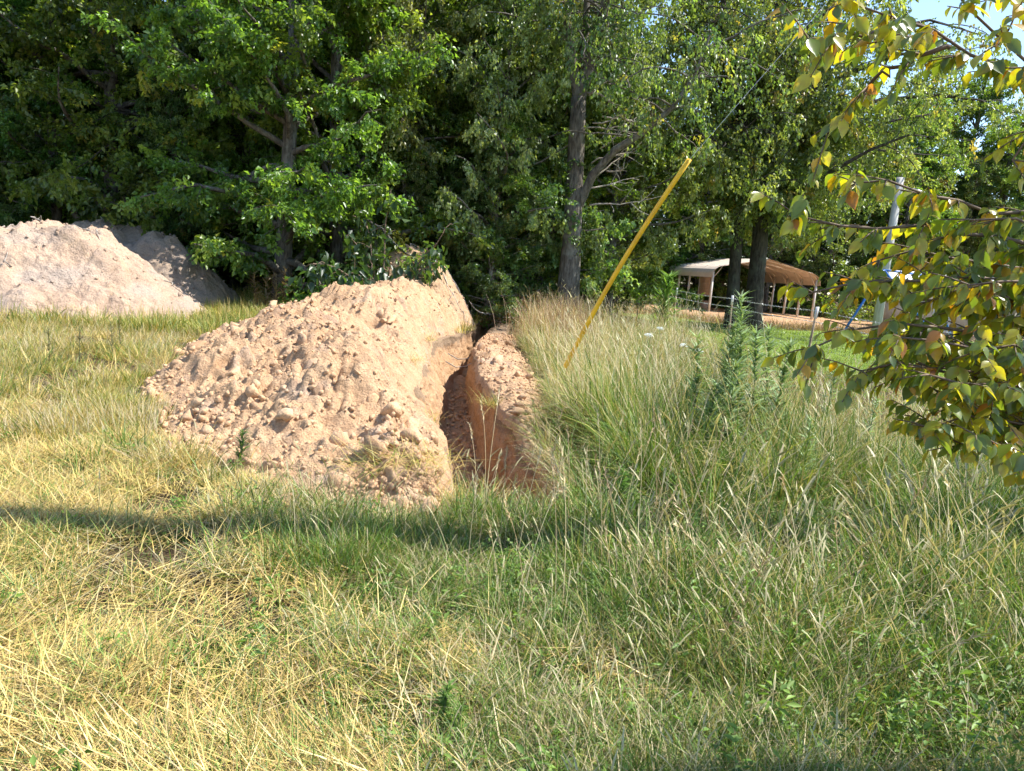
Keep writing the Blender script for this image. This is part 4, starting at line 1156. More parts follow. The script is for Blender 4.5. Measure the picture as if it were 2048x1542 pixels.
STRAW = [(.54, .39, .12), (.62, .47, .17), (.42, .29, .09), (.30, .20, .08), (.58, .45, .22)]
GRN = [(.10, .185, .025), (.15, .245, .038), (.065, .13, .02), (.20, .29, .055), (.10, .175, .06)]
YGR = [(.26, .285, .05), (.32, .32, .075), (.21, .25, .04), (.39, .35, .11)]
PALE = [(.46, .38, .21), (.54, .46, .28), (.36, .28, .15), (.27, .19, .11)]
def mixpal(r, fs, fy, straw=None):
    """straw with chance fs, yellow green with chance fy, else green"""
    n = len(fs); u = r.random(n)
    s = pal(r, n, STRAW, (3, 3, 2, 1, 1)) if straw is None else pal(r, n, straw, (3, 2, 2, 1))
    g = pal(r, n, GRN, (3, 3, 2, 1.5, 1)); y = pal(r, n, YGR, (2, 2, 2, 1))
    return np.where((u < fs)[:, None], s, np.where((u < fs + fy)[:, None], y, g))

def dryness(X, Y):
    """1 on the flattened dry side (left), 0 in the green growth (right)"""
    return sstep(.55, -.75, 1.0 * (X + .30 * (Y - 2.3)) + .45 * vnoise(X * .9, Y * .9, 0, 601) + .25 * vnoise(X * 2.7, Y * 2.7, 0, 602) + 1.1 * np.exp(-((X + .75) ** 2 / .35 + (Y - 3.9) ** 2 / .5)))

def tuft_mesh(r, n, rad, L, W, lean, curl, k, fs, fy, straw=None, zr=0.0, comb=None, mat=None, heads=0):
    """one grass clump; comb = common lying direction"""
    a = r.random(n) * 6.28; q = rad * np.sqrt(r.random(n))
    P = np.c_[np.cos(a) * q, np.sin(a) * q, r.random(n) ** 1.6 * zr]
    az = (a + r.normal(size=n) * .9) if comb is None else comb + r.normal(size=n) * .55 + math.pi * (r.random(n) < .35)
    V, Q, C = blades(r, P, r.uniform(L[0], L[1], n), r.uniform(W[0], W[1], n), az, np.clip(np.abs(r.normal(lean[0], lean[1], n)), 0, 1.65), r.uniform(curl[0], curl[1], n), k, mixpal(r, np.full(n, fs), np.full(n, fy), straw), twist=.6)
    mb = MB(); mb.add(V, Q, None, C)
    for _ in range(heads):
        h = L[1] * r.uniform(.9, 1.25); az_ = r.random() * 6.28; ln = r.uniform(.1, .5)
        Vs, Qs, Cs = blades(r, np.array([[r.normal() * rad * .3, r.normal() * rad * .3, 0]]), [h], [.0022], [az_], [ln], [.5], 4, pal(r, 1, PALE, (1, 1, 0, 0)), tipw=.8)
        mb.add(Vs, Qs, None, Cs); tip = Vs[-2:].mean(0)
        for tw in (.1, 1.6):
            Vh, Qh, Ch = blades(r, np.array([tip]), [r.uniform(.04, .07)], [.0075], [az_], [ln + .45], [.4], 3, pal(r, 1, [(.44, .40, .22), (.36, .29, .16)], (2, 1)), twist=tw, tipw=.35)
            mb.add(Vh, Qh, None, Ch)
    return mb.mesh('tuft', [mat or M_GRASS])

def scatter_object(name, label, pts, kinds, rotz, scl, protos, cat='grass'):
    """one mass of plants: clumps set on points by geometry nodes"""
    pc_ = bpy.data.collections.new(name + '_clumps')
    for i, m in enumerate(protos):
        pc_.objects.link(bpy.data.objects.new('%s_clump_%02d' % (name, i), m))
    me = bpy.data.meshes.new(name); me.vertices.add(len(pts)); me.vertices.foreach_set('co', np.asarray(pts, np.float32).ravel())
    for an, ty_, vals in (('rot', 'FLOAT', rotz), ('scl', 'FLOAT', scl), ('idx', 'INT', kinds)):
        at_ = me.attributes.new(an, ty_, 'POINT'); at_.data.foreach_set('value', np.asarray(vals, np.int32 if ty_ == 'INT' else np.float32))
    me.update()
    o = obj(name, me)
    ng = bpy.data.node_groups.new(name + '_nodes', 'GeometryNodeTree')
    ng.interface.new_socket('Geometry', in_out='INPUT', socket_type='NodeSocketGeometry'); ng.interface.new_socket('Geometry', in_out='OUTPUT', socket_type='NodeSocketGeometry')
    nn = ng.nodes; gi = nn.new('NodeGroupInput'); go = nn.new('NodeGroupOutput')
    ci = nn.new('GeometryNodeCollectionInfo'); ci.inputs['Collection'].default_value = pc_; ci.inputs['Separate Children'].default_value = True; ci.inputs['Reset Children'].default_value = True
    ip = nn.new('GeometryNodeInstanceOnPoints'); ip.inputs['Pick Instance'].default_value = True
    def na(n_, t_):
        x = nn.new('GeometryNodeInputNamedAttribute'); x.data_type = t_; x.inputs['Name'].default_value = n_; return x.outputs['Attribute']
    cx_ = nn.new('ShaderNodeCombineXYZ'); L_ = ng.links.new
    L_(na('rot', 'FLOAT'), cx_.inputs[2]); L_(gi.outputs[0], ip.inputs['Points']); L_(ci.outputs[0], ip.inputs['Instance']); L_(na('idx', 'INT'), ip.inputs['Instance Index'])
    L_(cx_.outputs[0], ip.inputs['Rotation']); L_(na('scl', 'FLOAT'), ip.inputs['Scale']); rz_ = nn.new('GeometryNodeRealizeInstances'); L_(ip.outputs[0], rz_.inputs[0]); L_(rz_.outputs[0], go.inputs[0])
    md = o.modifiers.new('clumps', 'NODES'); md.node_group = ng
    return tag(o, label, cat, kind='stuff')

r = np.random.default_rng(51)
# 1 flattened dry hay in the left foreground
gap = lambda X, Y, f, sd: .05 + .95 * sstep(-.22, .12, vnoise(X * f, Y * f, 0, sd) + .5 * vnoise(X * f * 2.7, Y * f * 2.7, 0, sd + 1))
acc = lambda X, Y: np.clip(dryness(X, Y) + .05, 0, 1) * (heap_profile(X, Y) < .02)
hay = [tuft_mesh(r, 80, .13, (.04, .17), (.0028, .006), (1.32, .2), (-.1, .5), 1, (.93, .93, .8, .5)[q % 4], .1, None, .07, r.random() * 6.28, M_STRAW) for q in range(8)]
hay += [tuft_mesh(r, 45, .09, (.05, .20), (.003, .006), (.7, .4), (0, 1.0), 2, (.25, .55)[q % 2], .2) for q in range(4)]
pt = scatter(r, 4300, 1.7, 6.9, .5, lambda X, Y: acc(X, Y) * gap(X, Y, 2.0, 605), -520); X, Y = pt.T; n = len(X)
comb = 2.0 + 1.5 * vnoise(X * .7, Y * .7, 0, 611) + r.normal(size=n) * .5
gr = vnoise(X * 1.2, Y * 1.2, 0, 614) + .4 * vnoise(X * 3, Y * 3, 0, 615)
kd_ = np.where(r.random(n) < np.clip(.10 + .5 * gr, .02, .75), 8 + r.integers(0, 4, n), r.integers(0, 8, n))
scatter_object('dry_hay', 'flattened straw coloured dry grass in the left foreground', np.c_[X, Y, gz(X, Y) - .008 + .035 * np.clip(vnoise(X * 2, Y * 2, 0, 616), 0, 1)], kd_, comb, r.uniform(.75, 1.3, n), hay)
pt = scatter(r, 4200, 1.75, 6.8, .55, acc, -500); X, Y = pt.T; n = len(X); mb = MB()
V, Q, Cc = blades(r, np.c_[X, Y, gz(X, Y) + .02 + r.random(n) * .08], r.uniform(.10, .30, n), r.uniform(.0028, .005, n), 2 + 1.5 * vnoise(X * .7, Y * .7, 0, 611) + r.normal(size=n) * .9, np.clip(r.normal(1.3, .22, n), .5, 1.65), r.uniform(-.1, .5, n), 3, mixpal(r, np.full(n, .9), np.full(n, .06)))
mb.add(V, Q, None, Cc)
tag(obj('loose_straw', mb.mesh('loose_straw', [M_STRAW])), 'single long straws lying on top of the flattened dry grass', 'grass', kind='stuff')

# 2 standing green and straw grass in the middle and right foreground
mb = MB()
acc = lambda X, Y: np.clip(1.05 - dryness(X, Y), 0, 1) * (1 - .9 * sstep(4.7, 5.1, Y) * (np.abs(X - tr_c(Y)) < .42)) * (1 - .72 * sstep(5.0, 5.5, Y) * (X - tr_c(Y) > .3) * (X - tr_c(Y) < 1.0))
std = [tuft_mesh(r, 40, .06, (.09, .30), (.0035, .008), (.38, .3), (.2, 1.7), 2, fs, fy, PALE, heads=hd) for fs, fy, hd in ((.08, .2, 0), (.05, .35, 1), (.18, .2, 1), (.12, .12, 0), (.35, .2, 2), (.6, .15, 2), (.75, .1, 1), (.1, .1, 0))]
std += [tuft_mesh(r, 60, .12, (.06, .2), (.003, .006), (1.2, .3), (-.2, .6), 1, fs, .15, PALE, .08, r.random() * 6.28) for fs in (.35, .6, .8, .5)]      # matted undergrowth
pt = scatter(r, 5200, 1.65, 6.5, .45, lambda X, Y: acc(X, Y) * gap(X, Y, 2.2, 607)); X, Y = pt.T; n = len(X)
gr = vnoise(X * .9, Y * .9, 0, 633) + .5 * vnoise(X * 2.6, Y * 2.6, 0, 634) - .25 * sstep(.2, 1.3, X)
kd_ = np.where(r.random(n) < .34, 8 + r.integers(0, 4, n), np.where(r.random(n) < np.clip(.30 + .45 * gr, .05, .85), 4 + r.integers(0, 3, n), np.array([0, 1, 2, 3, 7])[r.integers(0, 5, n)]))
wall = sstep(.1, 1.3, X) * sstep(2.2, 3.6, Y) + .35 * sstep(3.4, 4.6, Y)
scl = (.72 + .72 * wall) * r.uniform(.6, 1.4, n); scl = np.where(kd_ >= 8, r.uniform(.8, 1.3, n), scl)
scatter_object('standing_grass', 'green and straw standing grass with seed heads in the middle and right foreground', np.c_[X, Y, gz(X, Y) - .01], kd_, r.random(n) * 6.28, scl, std)
# long arching blades above it
pt = scatter(r, 9000, 1.8, 6.4, .5, acc); X, Y = pt.T; n = len(X); mb = MB(); wall = sstep(.1, 1.3, X) * sstep(2.2, 3.4, Y)
V, Q, Cc = blades(r, np.c_[X, Y, gz(X, Y) - .01], (.18 + .32 * wall) * r.uniform(.6, 1.35, n), r.uniform(.004, .009, n), r.random(n) * 6.28, np.abs(r.normal(.28, .25, n)), r.uniform(.3, 2.0, n), 4, mixpal(r, np.full(n, .2), np.full(n, .25), PALE))
mb.add(V, Q, None, Cc)
tag(obj('arching_grass', mb.mesh('arching_grass', [M_GRASS])), 'long arching grass blades rising above the foreground grass', 'grass', kind='stuff')

# 3 rough grass left of the heap
left = lambda X, Y: 1.0 * (X < np.interp(Y, HY, H_TOE) + .25) * (Y > 4.4) * (dryness(X, Y) > .1)
rgh = [tuft_mesh(r, 34, .15, (.12, .36), (.006, .012), (.9, .4), (.1, .9), 2, fs, fy, st) for fs, fy, st in ((.85, .12, None), (.75, .2, None), (.9, .05, PALE), (.5, .35, None), (.3, .5, None), (.15, .5, None), (.08, .35, None), (.6, .3, PALE))]
pt = scatter(r, 4600, 5.2, 15, .75, lambda X, Y: left(X, Y) * gap(X, Y, 1.4, 609), -400); X, Y = pt.T; n = len(X)
gr = vnoise(X * .5, Y * .5, 0, 641) + .5 * vnoise(X * 1.5, Y * 1.5, 0, 642) + .25 * sstep(9, 13, Y)
kd_ = np.where(r.random(n) < np.clip(.30 + .6 * gr, .05, .9), 3 + r.integers(0, 4, n), np.array([0, 1, 2, 7])[r.integers(0, 4, n)])
scatter_object('rough_grass', 'yellow green rough grass between the spoil heap and the pale soil pile', np.c_[X, Y, gz(X, Y) - .01], kd_, 3 * vnoise(X * .6, Y * .6, 0, 643) + r.normal(size=n) * .8, r.uniform(.5, 1.0, n), rgh)

# 4 field grass up to the wood
fld = lambda X, Y: 1.0 * (X < -1.2) * (1 - .9 * (X > np.interp(Y, HY, H_TOE) + .3) * (Y < 18))
fl = [tuft_mesh(r, 28, .22, (.15, .46), (.010, .018), (.35, .3), (.1, 1.2), 2, fs, fy) for fs, fy in ((.5, .4), (.3, .55), (.15, .6), (.08, .4), (.7, .25))]
pt = scatter(r, 2900, 13, 26.5, .4, fld, -250, 1050); X, Y = pt.T; n = len(X)
gr = vnoise(X * .4, Y * .4, 0, 651)
kd_ = np.where(r.random(n) < np.clip(.45 + .5 * gr, .1, .9), 2 + r.integers(0, 2, n), np.array([0, 1, 4])[r.integers(0, 3, n)])
scatter_object('field_grass', 'sunlit green field grass reaching back to the edge of the wood', np.c_[X, Y, gz(X, Y) - .01], kd_, r.random(n) * 6.28, r.uniform(.6, 1.15, n) * (1 + .35 * sstep(18, 23, Y)), fl)

# 5 tall grass right of the trench
rt = lambda X, Y: 1.0 * (X > bank_outer(Y) + .06 + .58 * sstep(8.4, 6.4, Y)) * (X < np.where(Y < 8.5, 9.0, 1.9 + .12 * Y + .5 * vnoise(Y * .8, 2.0, 0, 661))) * (Y > 5.3)
tl_ = [tuft_mesh(r, 36, .11, (.2, .74), (.005, .011), (.42, .42), (.1, 2.0), 3, fs, fy, PALE, heads=hd) for fs, fy, hd in ((.06, .25, 0), (.1, .4, 0), (.2, .3, 1), (.15, .15, 1), (.45, .3, 2), (.7, .2, 3), (.85, .1, 3), (.3, .45, 1))]
pt = scatter(r, 4300, 5.2, 22, .75, lambda X, Y: rt(X, Y) * gap(X, Y, 1.2, 665), 900, 2350); X, Y = pt.T; n = len(X)
gr = vnoise(X * .8, Y * .8, 0, 662) + .5 * vnoise(X * 2.2, Y * 2.2, 0, 663) + .25 * sstep(7.5, 10.5, Y) - .2 * sstep(1.2, 2.8, X - .1 * Y)
kd_ = np.where(r.random(n) < np.clip(.34 + .5 * gr, .05, .85), 4 + r.integers(0, 3, n), np.array([0, 1, 2, 3, 7])[r.integers(0, 5, n)])
scl = (.40 + .90 * r.random(n) ** 1.3) * (1 + .25 * vnoise(X * 1.4, Y * 1.4, 0, 669)) * (.5 + .5 * sstep(-.05, .5, X - bank_outer(Y))) * (1 - .3 * sstep(1.8, 3.2, X - .1 * Y)) * (1 + .10 * sstep(9, 6.5, Y)) * (1 + .02 * np.maximum(Y - 9, 0))
scatter_object('tall_grass', 'tall pale and green grass growing on the right bank of the trench', np.c_[X, Y, gz(X, Y) - .01], kd_, r.random(n) * 6.28, scl, tl_)
# grass hanging over the right lip near the front
n = 700; Y = r.uniform(5.0, 8.0, n); X = np.maximum(tr_c(Y) + tr_w(Y), bank_outer(Y) - .02) + r.random(n) * .22; mb = MB()
V, Q, Cc = blades(r, np.c_[X, Y, gz(X, Y) + .03], r.uniform(.15, .5, n), r.uniform(.004, .008, n), math.pi + r.normal(size=n) * .9, np.abs(r.normal(.6, .35, n)), r.uniform(.4, 1.6, n), 4, mixpal(r, np.full(n, .5), np.full(n, .15), PALE))
mb.add(V, Q, None, Cc)
pt = scatter(r, 2400, 6, 20, .8, rt, 900, 2300); X, Y = pt.T; n = len(X)      # thin flowering culms
V, Q, Cc = blades(r, np.c_[X, Y, gz(X, Y)], r.uniform(.5, 1.1, n), np.full(n, .0042) * (Y / 8) ** .5, r.random(n) * 6.28, np.abs(r.normal(.15, .15, n)), r.uniform(.1, .9, n), 4, pal(r, n, [(.48, .37, .2), (.55, .44, .27), (.4, .27, .15)], (2, 2, 1)), tipw=.9)
mb.add(V, Q, None, Cc)
# bleached clump beside the far fence
q = at(1130, 640, 16.5); n = 1500; X = q[0] + r.normal(size=n) * .45; Y = 16.6 + r.normal(size=n) * .5
V, Q, Cc = blades(r, np.c_[X, Y, gz(X, Y)], r.uniform(.6, 1.25, n), np.full(n, .009), r.random(n) * 6.28, np.abs(r.normal(.1, .12, n)), r.uniform(.1, .7, n), 4, pal(r, n, [(.38, .25, .15), (.45, .32, .19), (.28, .18, .1)], (2, 2, 1)))
mb.add(V, Q, None, Cc)
tag(obj('bleached_culms', mb.mesh('bleached_culms', [M_GRASS])), 'thin bleached grass culms above the tall grass beside the trench', 'grass', kind='stuff')

# 6 mown lawn
mb = MB()
lw = lambda X, Y: sstep(1.5, 2.3, X - .12 * Y) * (Y > 8.5) * (Y < pad_front(X) - .3)
pt = scatter(r, 42000, 8.6, 35, .7, lw, 1150, 2300); X, Y = pt.T; n = len(X)
V, Q, Cc = blades(r, np.c_[X, Y, gz(X, Y)], r.uniform(.04, .12, n), r.uniform(.012, .022, n) * (Y / 16) ** .5, r.random(n) * 6.28, np.abs(r.normal(.4, .3, n)), r.uniform(.1, .8, n), 1, pal(r, n, [(.20, .28, .035), (.25, .33, .05), (.15, .22, .03), (.33, .35, .08)], (3, 3, 2, 1)))
mb.add(V, Q, None, Cc)
# ragged dry growth along the clay edge and under the fence
pt = scatter(r, 4200, 27, 41, .2, lambda X, Y: 1.0 * (X > 4) * (np.abs(Y - pad_front(X) + .5) < .8), 1150, 1800); X, Y = pt.T; n = len(X)
V, Q, Cc = blades(r, np.c_[X, Y, gz(X, Y)], r.uniform(.15, .55, n), np.full(n, .02), r.random(n) * 6.28, np.abs(r.normal(.3, .2, n)), r.uniform(.1, 1., n), 2, pal(r, n, [(.4, .28, .17), (.3, .2, .11), (.2, .2, .06)], (2, 2, 1)))
mb.add(V, Q, None, Cc)
tag(obj('lawn_grass', mb.mesh('lawn_grass', [M_GRASS])), 'bright green mown lawn beyond the wire fence', 'grass', kind='stuff')

# 7 leafy low herbs and clover in the foreground
n0 = 900; mb = MB()
pt = scatter(r, n0, 1.8, 6.0, .3, lambda X, Y: np.clip(1.08 - dryness(X, Y), 0, 1) * (.2 + .8 * (vnoise(X * 1.1, Y * 1.1, 0, 671) > .05)))
m = 30; big_ = np.repeat(r.uniform(.7, 2.1, n0), 30); tw = np.repeat(pt, m, 0); n = len(tw); hh = np.repeat(r.uniform(.06, .2, n0) * (1 + .9 * sstep(.3, 1.2, pt[:, 0])), m)
P = np.c_[tw + r.normal(size=(n, 2)) * .035, gz(tw[:, 0], tw[:, 1]) + hh * r.random(n)]
V, T, Cc = leaf_arrays(P, unit(r.normal(size=(n, 3)) * [1, 1, .4] + [0, 0, .25]), unit(np.array([0, 0, 1.]) + r.normal(size=(n, 3)) * .4), r.uniform(.014, .032, n) * big_, r.uniform(.006, .012, n) * big_, pal(r, n, [(.12, .21, .035), (.17, .26, .05), (.09, .16, .03)], (2, 2, 1)))
mb.add(V, None, T, Cc)
tag(obj('clover', mb.mesh('clover', [M_WEED])), 'low leafy clover and herbs between the foreground grass', 'ground cover', kind='stuff')

# 8 leaf litter on the wood floor
n = 9000; mb = MB()
X = r.uniform(-26, 3, n); Y = r.uniform(24, 40, n)
V, T, Cc = leaf_arrays(np.c_[X, Y, gz(X, Y) + r.random(n) * .04], unit(r.normal(size=(n, 3)) * [1, 1, .2]), unit(np.array([0, 0, 1.]) + r.normal(size=(n, 3)) * .3), .16, .11, pal(r, n, [(.38, .19, .09), (.28, .14, .07), (.45, .26, .13)], (2, 2, 1)))
mb.add(V, None, T, Cc)
tag(obj('leaf_litter', mb.mesh('leaf_litter', [M_LEAF])), 'orange brown fallen leaves on the shaded floor of the wood', 'leaf litter', kind='stuff')

# 9 tufts clinging to the diggings
def tuft(label, x, y, z, n, L, spread, fs, lean=.6, width=.005, curl=1.0):
    mb = MB()
    P = np.c_[r.normal(size=(n, 2)) * spread, np.zeros(n)]
    fsv = np.full(n, fs)
    V, Q, Cc = blades(r, P, L * r.uniform(.5, 1.2, n), np.full(n, width), r.random(n) * 6.28, np.abs(r.normal(lean, .35, n)), r.uniform(.1, curl, n), 3, mixpal(r, fsv, np.full(n, .2)))
    mb.add(V, Q, None, Cc)
    return tag(obj('grass_tuft', mb.mesh('grass_tuft', [M_GRASS]), None, (x, y, z)), label, 'grass tuft')
tuft('grass tuft drooping over the right lip of the trench', -.22, 8.9, float(bank_z(-.16, 8.9)) + .01, 150, .26, .07, .45, .9)
tuft('pale grass tuft on the left lip of the trench near the clods', -.80, 7.35, .06, 90, .2, .06, .6, .8)
tuft('faded grass hanging down the left trench wall below the crest', -1.50, 11.3, .14, 120, .3, .09, .65, 1.2)
tuft('grass tuft poking out low on the far part of the heap flank', -1.62, 14.2, .16, 110, .32, .1, .5, .9)
for k, (x, y, nn, fs) in enumerate([(-.62, 5.05, 260, .75), (-.35, 4.95, 220, .8), (-.92, 5.15, 160, .35), (-.15, 5.05, 200, .6)]):
    lb = ['dry grass mat draped over the front mound of the heap', 'straw tuft at the front foot of the mound beside the trench end', 'green tuft at the left foot of the front mound', 'bent grass tuft at the near end of the trench'][k]
    tuft(lb, x, y, float(heap_z(x, y)) + .02, nn, .30, .14, fs, 1.25, .0045)

# 10 single tall dry stalks
rs = np.random.default_rng(71)
def stalk(px, py, D, H, lean_az, lean, label, group, headl=.1):
    p = at(px, py, D); x, y = p[0], D; z = float(gz(x, y))
    t = thing('grass_stalk', label, 'grass stalk', (x, y, z), 0, group)
    s = np.linspace(0, 1, 9); cu = rs.uniform(.1, .5)
    q = np.c_[np.cos(lean_az) * H * (lean * s + cu * .25 * s ** 3), np.sin(lean_az) * H * (lean * s + cu * .25 * s ** 3), H * s * (1 - .1 * cu * s)]
    mb = MB(); c = pal(rs, 1, [(.60, .47, .27), (.66, .55, .33), (.5, .36, .2)], (2, 2, 1))[0]
    mb.tube(q, np.linspace(.0022, .0012, 9), 4, c); obj('stem', mb.mesh('stem', [M_STRAW], True), t)
    d = unit(q[-1] - q[-2]); mb = MB(); m = 16
    P = q[-1] + d * (np.linspace(-.6, .5, m) * headl)[:, None]
    V, T, Cc = leaf_arrays(P, unit(d + rs.normal(size=(m, 3)) * .35), unit(rs.normal(size=(m, 3))), headl * .28, .006, np.repeat(c[None] * .95, m, 0))
    mb.add(V, None, T, Cc); obj('seed_head', mb.mesh('seed_head', [M_STRAW]), t)
for k in range(44):
    D = rs.uniform(3.2, 5.0); px = rs.uniform(890, 1420)
    stalk(px, 1100, D, rs.uniform(.45, .85), rs.random() * 6.28, rs.uniform(0, .22), 'thin dry grass stalk with a seed head standing before the trench', 'dry stalks before the trench')
for k in range(26):
    D = rs.uniform(2.6, 4.6); px = rs.uniform(1350, 2040)
    stalk(px, 1100, D, rs.uniform(.4, .75), rs.random() * 6.28, rs.uniform(.2, .8), 'bent dry grass stalk arching over the right foreground grass', 'bent stalks at the right', .13)
stalk(1105, 1300, 3.3, .80, 2.9, .05, 'tallest paired straw stalk in the centre foreground', None, .12)
stalk(1118, 1300, 3.35, .74, 2.0, .04, 'shorter straw stalk leaning against the tallest centre stalk', None, .12)

# 11 tall feathery weeds
rw = np.random.default_rng(81)
def green_tuft(label, px, D):
    p = at(px, 1100, D)
    tuft(label, p[0], D, float(gz(p[0], D)) - .01, 330, .30, .13, .03, .3, .0065, 1.3)
def weed(label, px, D, H, nleaf, leafl, col, spread=.045, group=None, name='tall_weed'):
    p = at(px, 800, D); x = p[0]; t = thing(name, label, 'weed', (x, D, float(gz(x, D))), 0, group)
    s = np.linspace(0, 1, 8); a = rw.random() * 6.28
    q = np.c_[math.cos(a) * .06 * H * s ** 2, math.sin(a) * .06 * H * s ** 2, H * s]
    mb = MB(); mb.tube(q, np.linspace(.006, .002, 8), 5); obj('stem', mb.mesh('stem', [M_WEEDSTEM], True), t)
    nleaf = int(nleaf * .75); tt = rw.random(nleaf) ** .75; P = np.c_[np.interp(tt, s, q[:, 0]), np.interp(tt, s, q[:, 1]), H * tt]
    az = rw.random(nleaf) * 6.28; el = rw.uniform(.15, .95, nleaf)
    d = np.c_[np.cos(az) * np.cos(el), np.sin(az) * np.cos(el), np.sin(el)]
    nleaf = len(tt); L = leafl * (2.1 - 1.2 * tt) * (1.0 if H > .5 else .7) * rw.uniform(.7, 1.2, nleaf)
    V, Q, Cc = blades(rw, P, L, L * .12 + .0015, az, math.pi / 2 - el, rw.uniform(.1, .7, nleaf), 2, pal(rw, nleaf, col, (1,) * len(col)))
    mb = MB(); mb.add(V, Q, None, Cc); obj('leaves', mb.mesh('leaves', [M_WEED]), t)
    return t
M_WEEDSTEM = plain_mat('weed_stem', (.12, .17, .06), (.2, .22, .09), .7, scale=20)
WC = [(.19, .27, .11), (.23, .32, .13), (.15, .22, .085), (.27, .36, .16)]
weed('tallest feathery green weed in the tall grass left of the lawn', 1480, 6.4, 1.52, 430, .13, WC)
weed('feathery weed just left of the tallest weed', 1442, 6.3, 1.28, 400, .13, WC)
weed('feathery weed just right of the tallest weed', 1512, 6.2, 1.24, 400, .13, WC)
weed('shorter feathery weed in front of the tallest weed', 1462, 5.9, 1.0, 360, .12, WC)
weed('bushy feathery weed at the right end of the weed clump', 1552, 6.5, 1.14, 360, .13, WC)
weed('feathery weed at the far left of the weed clump', 1395, 6.6, 1.16, 360, .13, WC)
weed('feathery weed squeezed in behind the tallest weed', 1466, 6.9, 1.38, 380, .13, WC)
weed('leafy weed behind the right end of the weed clump', 1535, 7.0, 1.22, 340, .13, WC)
weed('low feathery weed at the left foot of the weed clump', 1418, 5.8, .84, 320, .12, WC)
weed('slender weed standing in front of the sunny lawn edge', 1655, 6.6, 0.94, 240, .09, WC)
weed('slender weed at the left of the three weeds under the pear leaves', 1625, 5.4, 0.69, 220, .08, WC)
weed('thin weed between the lawn and the pear leaves', 1745, 6.0, 0.78, 220, .08, WC)
weed('dusty green weed in the tall grass near the yellow guard', 1330, 8.4, .74, 220, .09, WC)
weed('bright feathery young plant beyond the fence left of the carport', 1306, 22.0, 1.74, 420, .42, [(.17, .29, .06), (.22, .34, .08), (.13, .23, .05)])
weed('short bright weed near the bottom centre of the view', 930, 2.45, .20, 260, .055, [(.12, .22, .04), (.16, .27, .05)])
weed('short bright weed beside the bottom centre weed', 965, 2.4, .16, 220, .05, [(.12, .22, .04), (.16, .27, .05)])
green_tuft('fresh green grass tuft before the front mound', 760, 4.0)
green_tuft('fresh green grass tuft left of the one before the mound', 680, 4.25)
green_tuft('wide green grass tuft in the middle of the left foreground', 640, 3.7)
green_tuft('fresh green grass tuft right of the centre stalks', 1215, 3.6)
green_tuft('green grass tuft in the bottom right corner', 1900, 2.9)
weed('bright green weed at the trench end in the right grass', 1265, 4.9, .36, 260, .09, [(.12, .23, .04), (.17, .29, .05)])
hp = at(484, 980, 5.0)
w_ = weed('small dark green weed growing out of the near clods of the heap', 484, 5.35, .26, 160, .09, [(.08, .14, .035), (.1, .17, .04)]); w_.location.z = float(heap_z(w_.location.x, 5.35)) - .02
# small dark dead weeds left
for k, (px, D) in enumerate([(100, 9.0), (160, 9.4), (225, 10.2), (240, 10.6)]):
    weed('dark withered weed stalk in the rough grass before the pale pile', px, D, .5, 120, .07, [(.09, .07, .035), (.12, .1, .04)], group='withered weeds')
for k, px in enumerate([505, 525, 545, 560]):
    D = 19 + k * .3
    p = at(px, 600, D)
    weed('tall brown seeded grass weed at the edge of the wood shade', px, D, 1.0 + .12 * (k % 2), 120, .2, [(.3, .2, .12), (.36, .26, .15)], group='brown weeds before the wood')

# white umbels
M_FLOWER = plain_mat('white_petals', (.72, .74, .66), (.8, .82, .76), .6, scale=30)
for k, (px, py, D) in enumerate([(1297, 668, 9.2), (1368, 688, 8.8), (1398, 700, 8.5), (1320, 655, 11)]):
    p = at(px, py, D); t = thing('wild_carrot', ['flat white flower head left of the pair in the tall grass', 'white flower head left of the lowest one in the tall grass', 'lowest white flower head in the tall grass', 'smallest far flower head in the tall grass'][k], 'flower', (p[0], D, 0))
    mb = MB(); mb.tube([(0, .02, 0), (.01, 0, p[2] * .5), (0, 0, p[2] - .03)], .0025, 5)
    for j in range(14):
        a = j * 2.4; rr = .045 * math.sqrt(j / 14); mb.tube([(0, 0, p[2] - .03), (math.cos(a) * rr, math.sin(a) * rr, p[2])], .0012, 3)
    obj('stem', mb.mesh('stem', [M_WEEDSTEM]), t)
    mb = MB()
    for j in range(70):
        a = j * 2.4; rr = .05 * math.sqrt(j / 70); c_ = np.array([math.cos(a) * rr, math.sin(a) * rr, p[2] - 7 * rr * rr + .3 * math.sin(a) * rr + .004 * rw.normal()])
        mb.add(ICO_V * .0045 + c_, None, ICO_T)
    obj('flower_head', mb.mesh('flower_head', [M_FLOWER]), t)

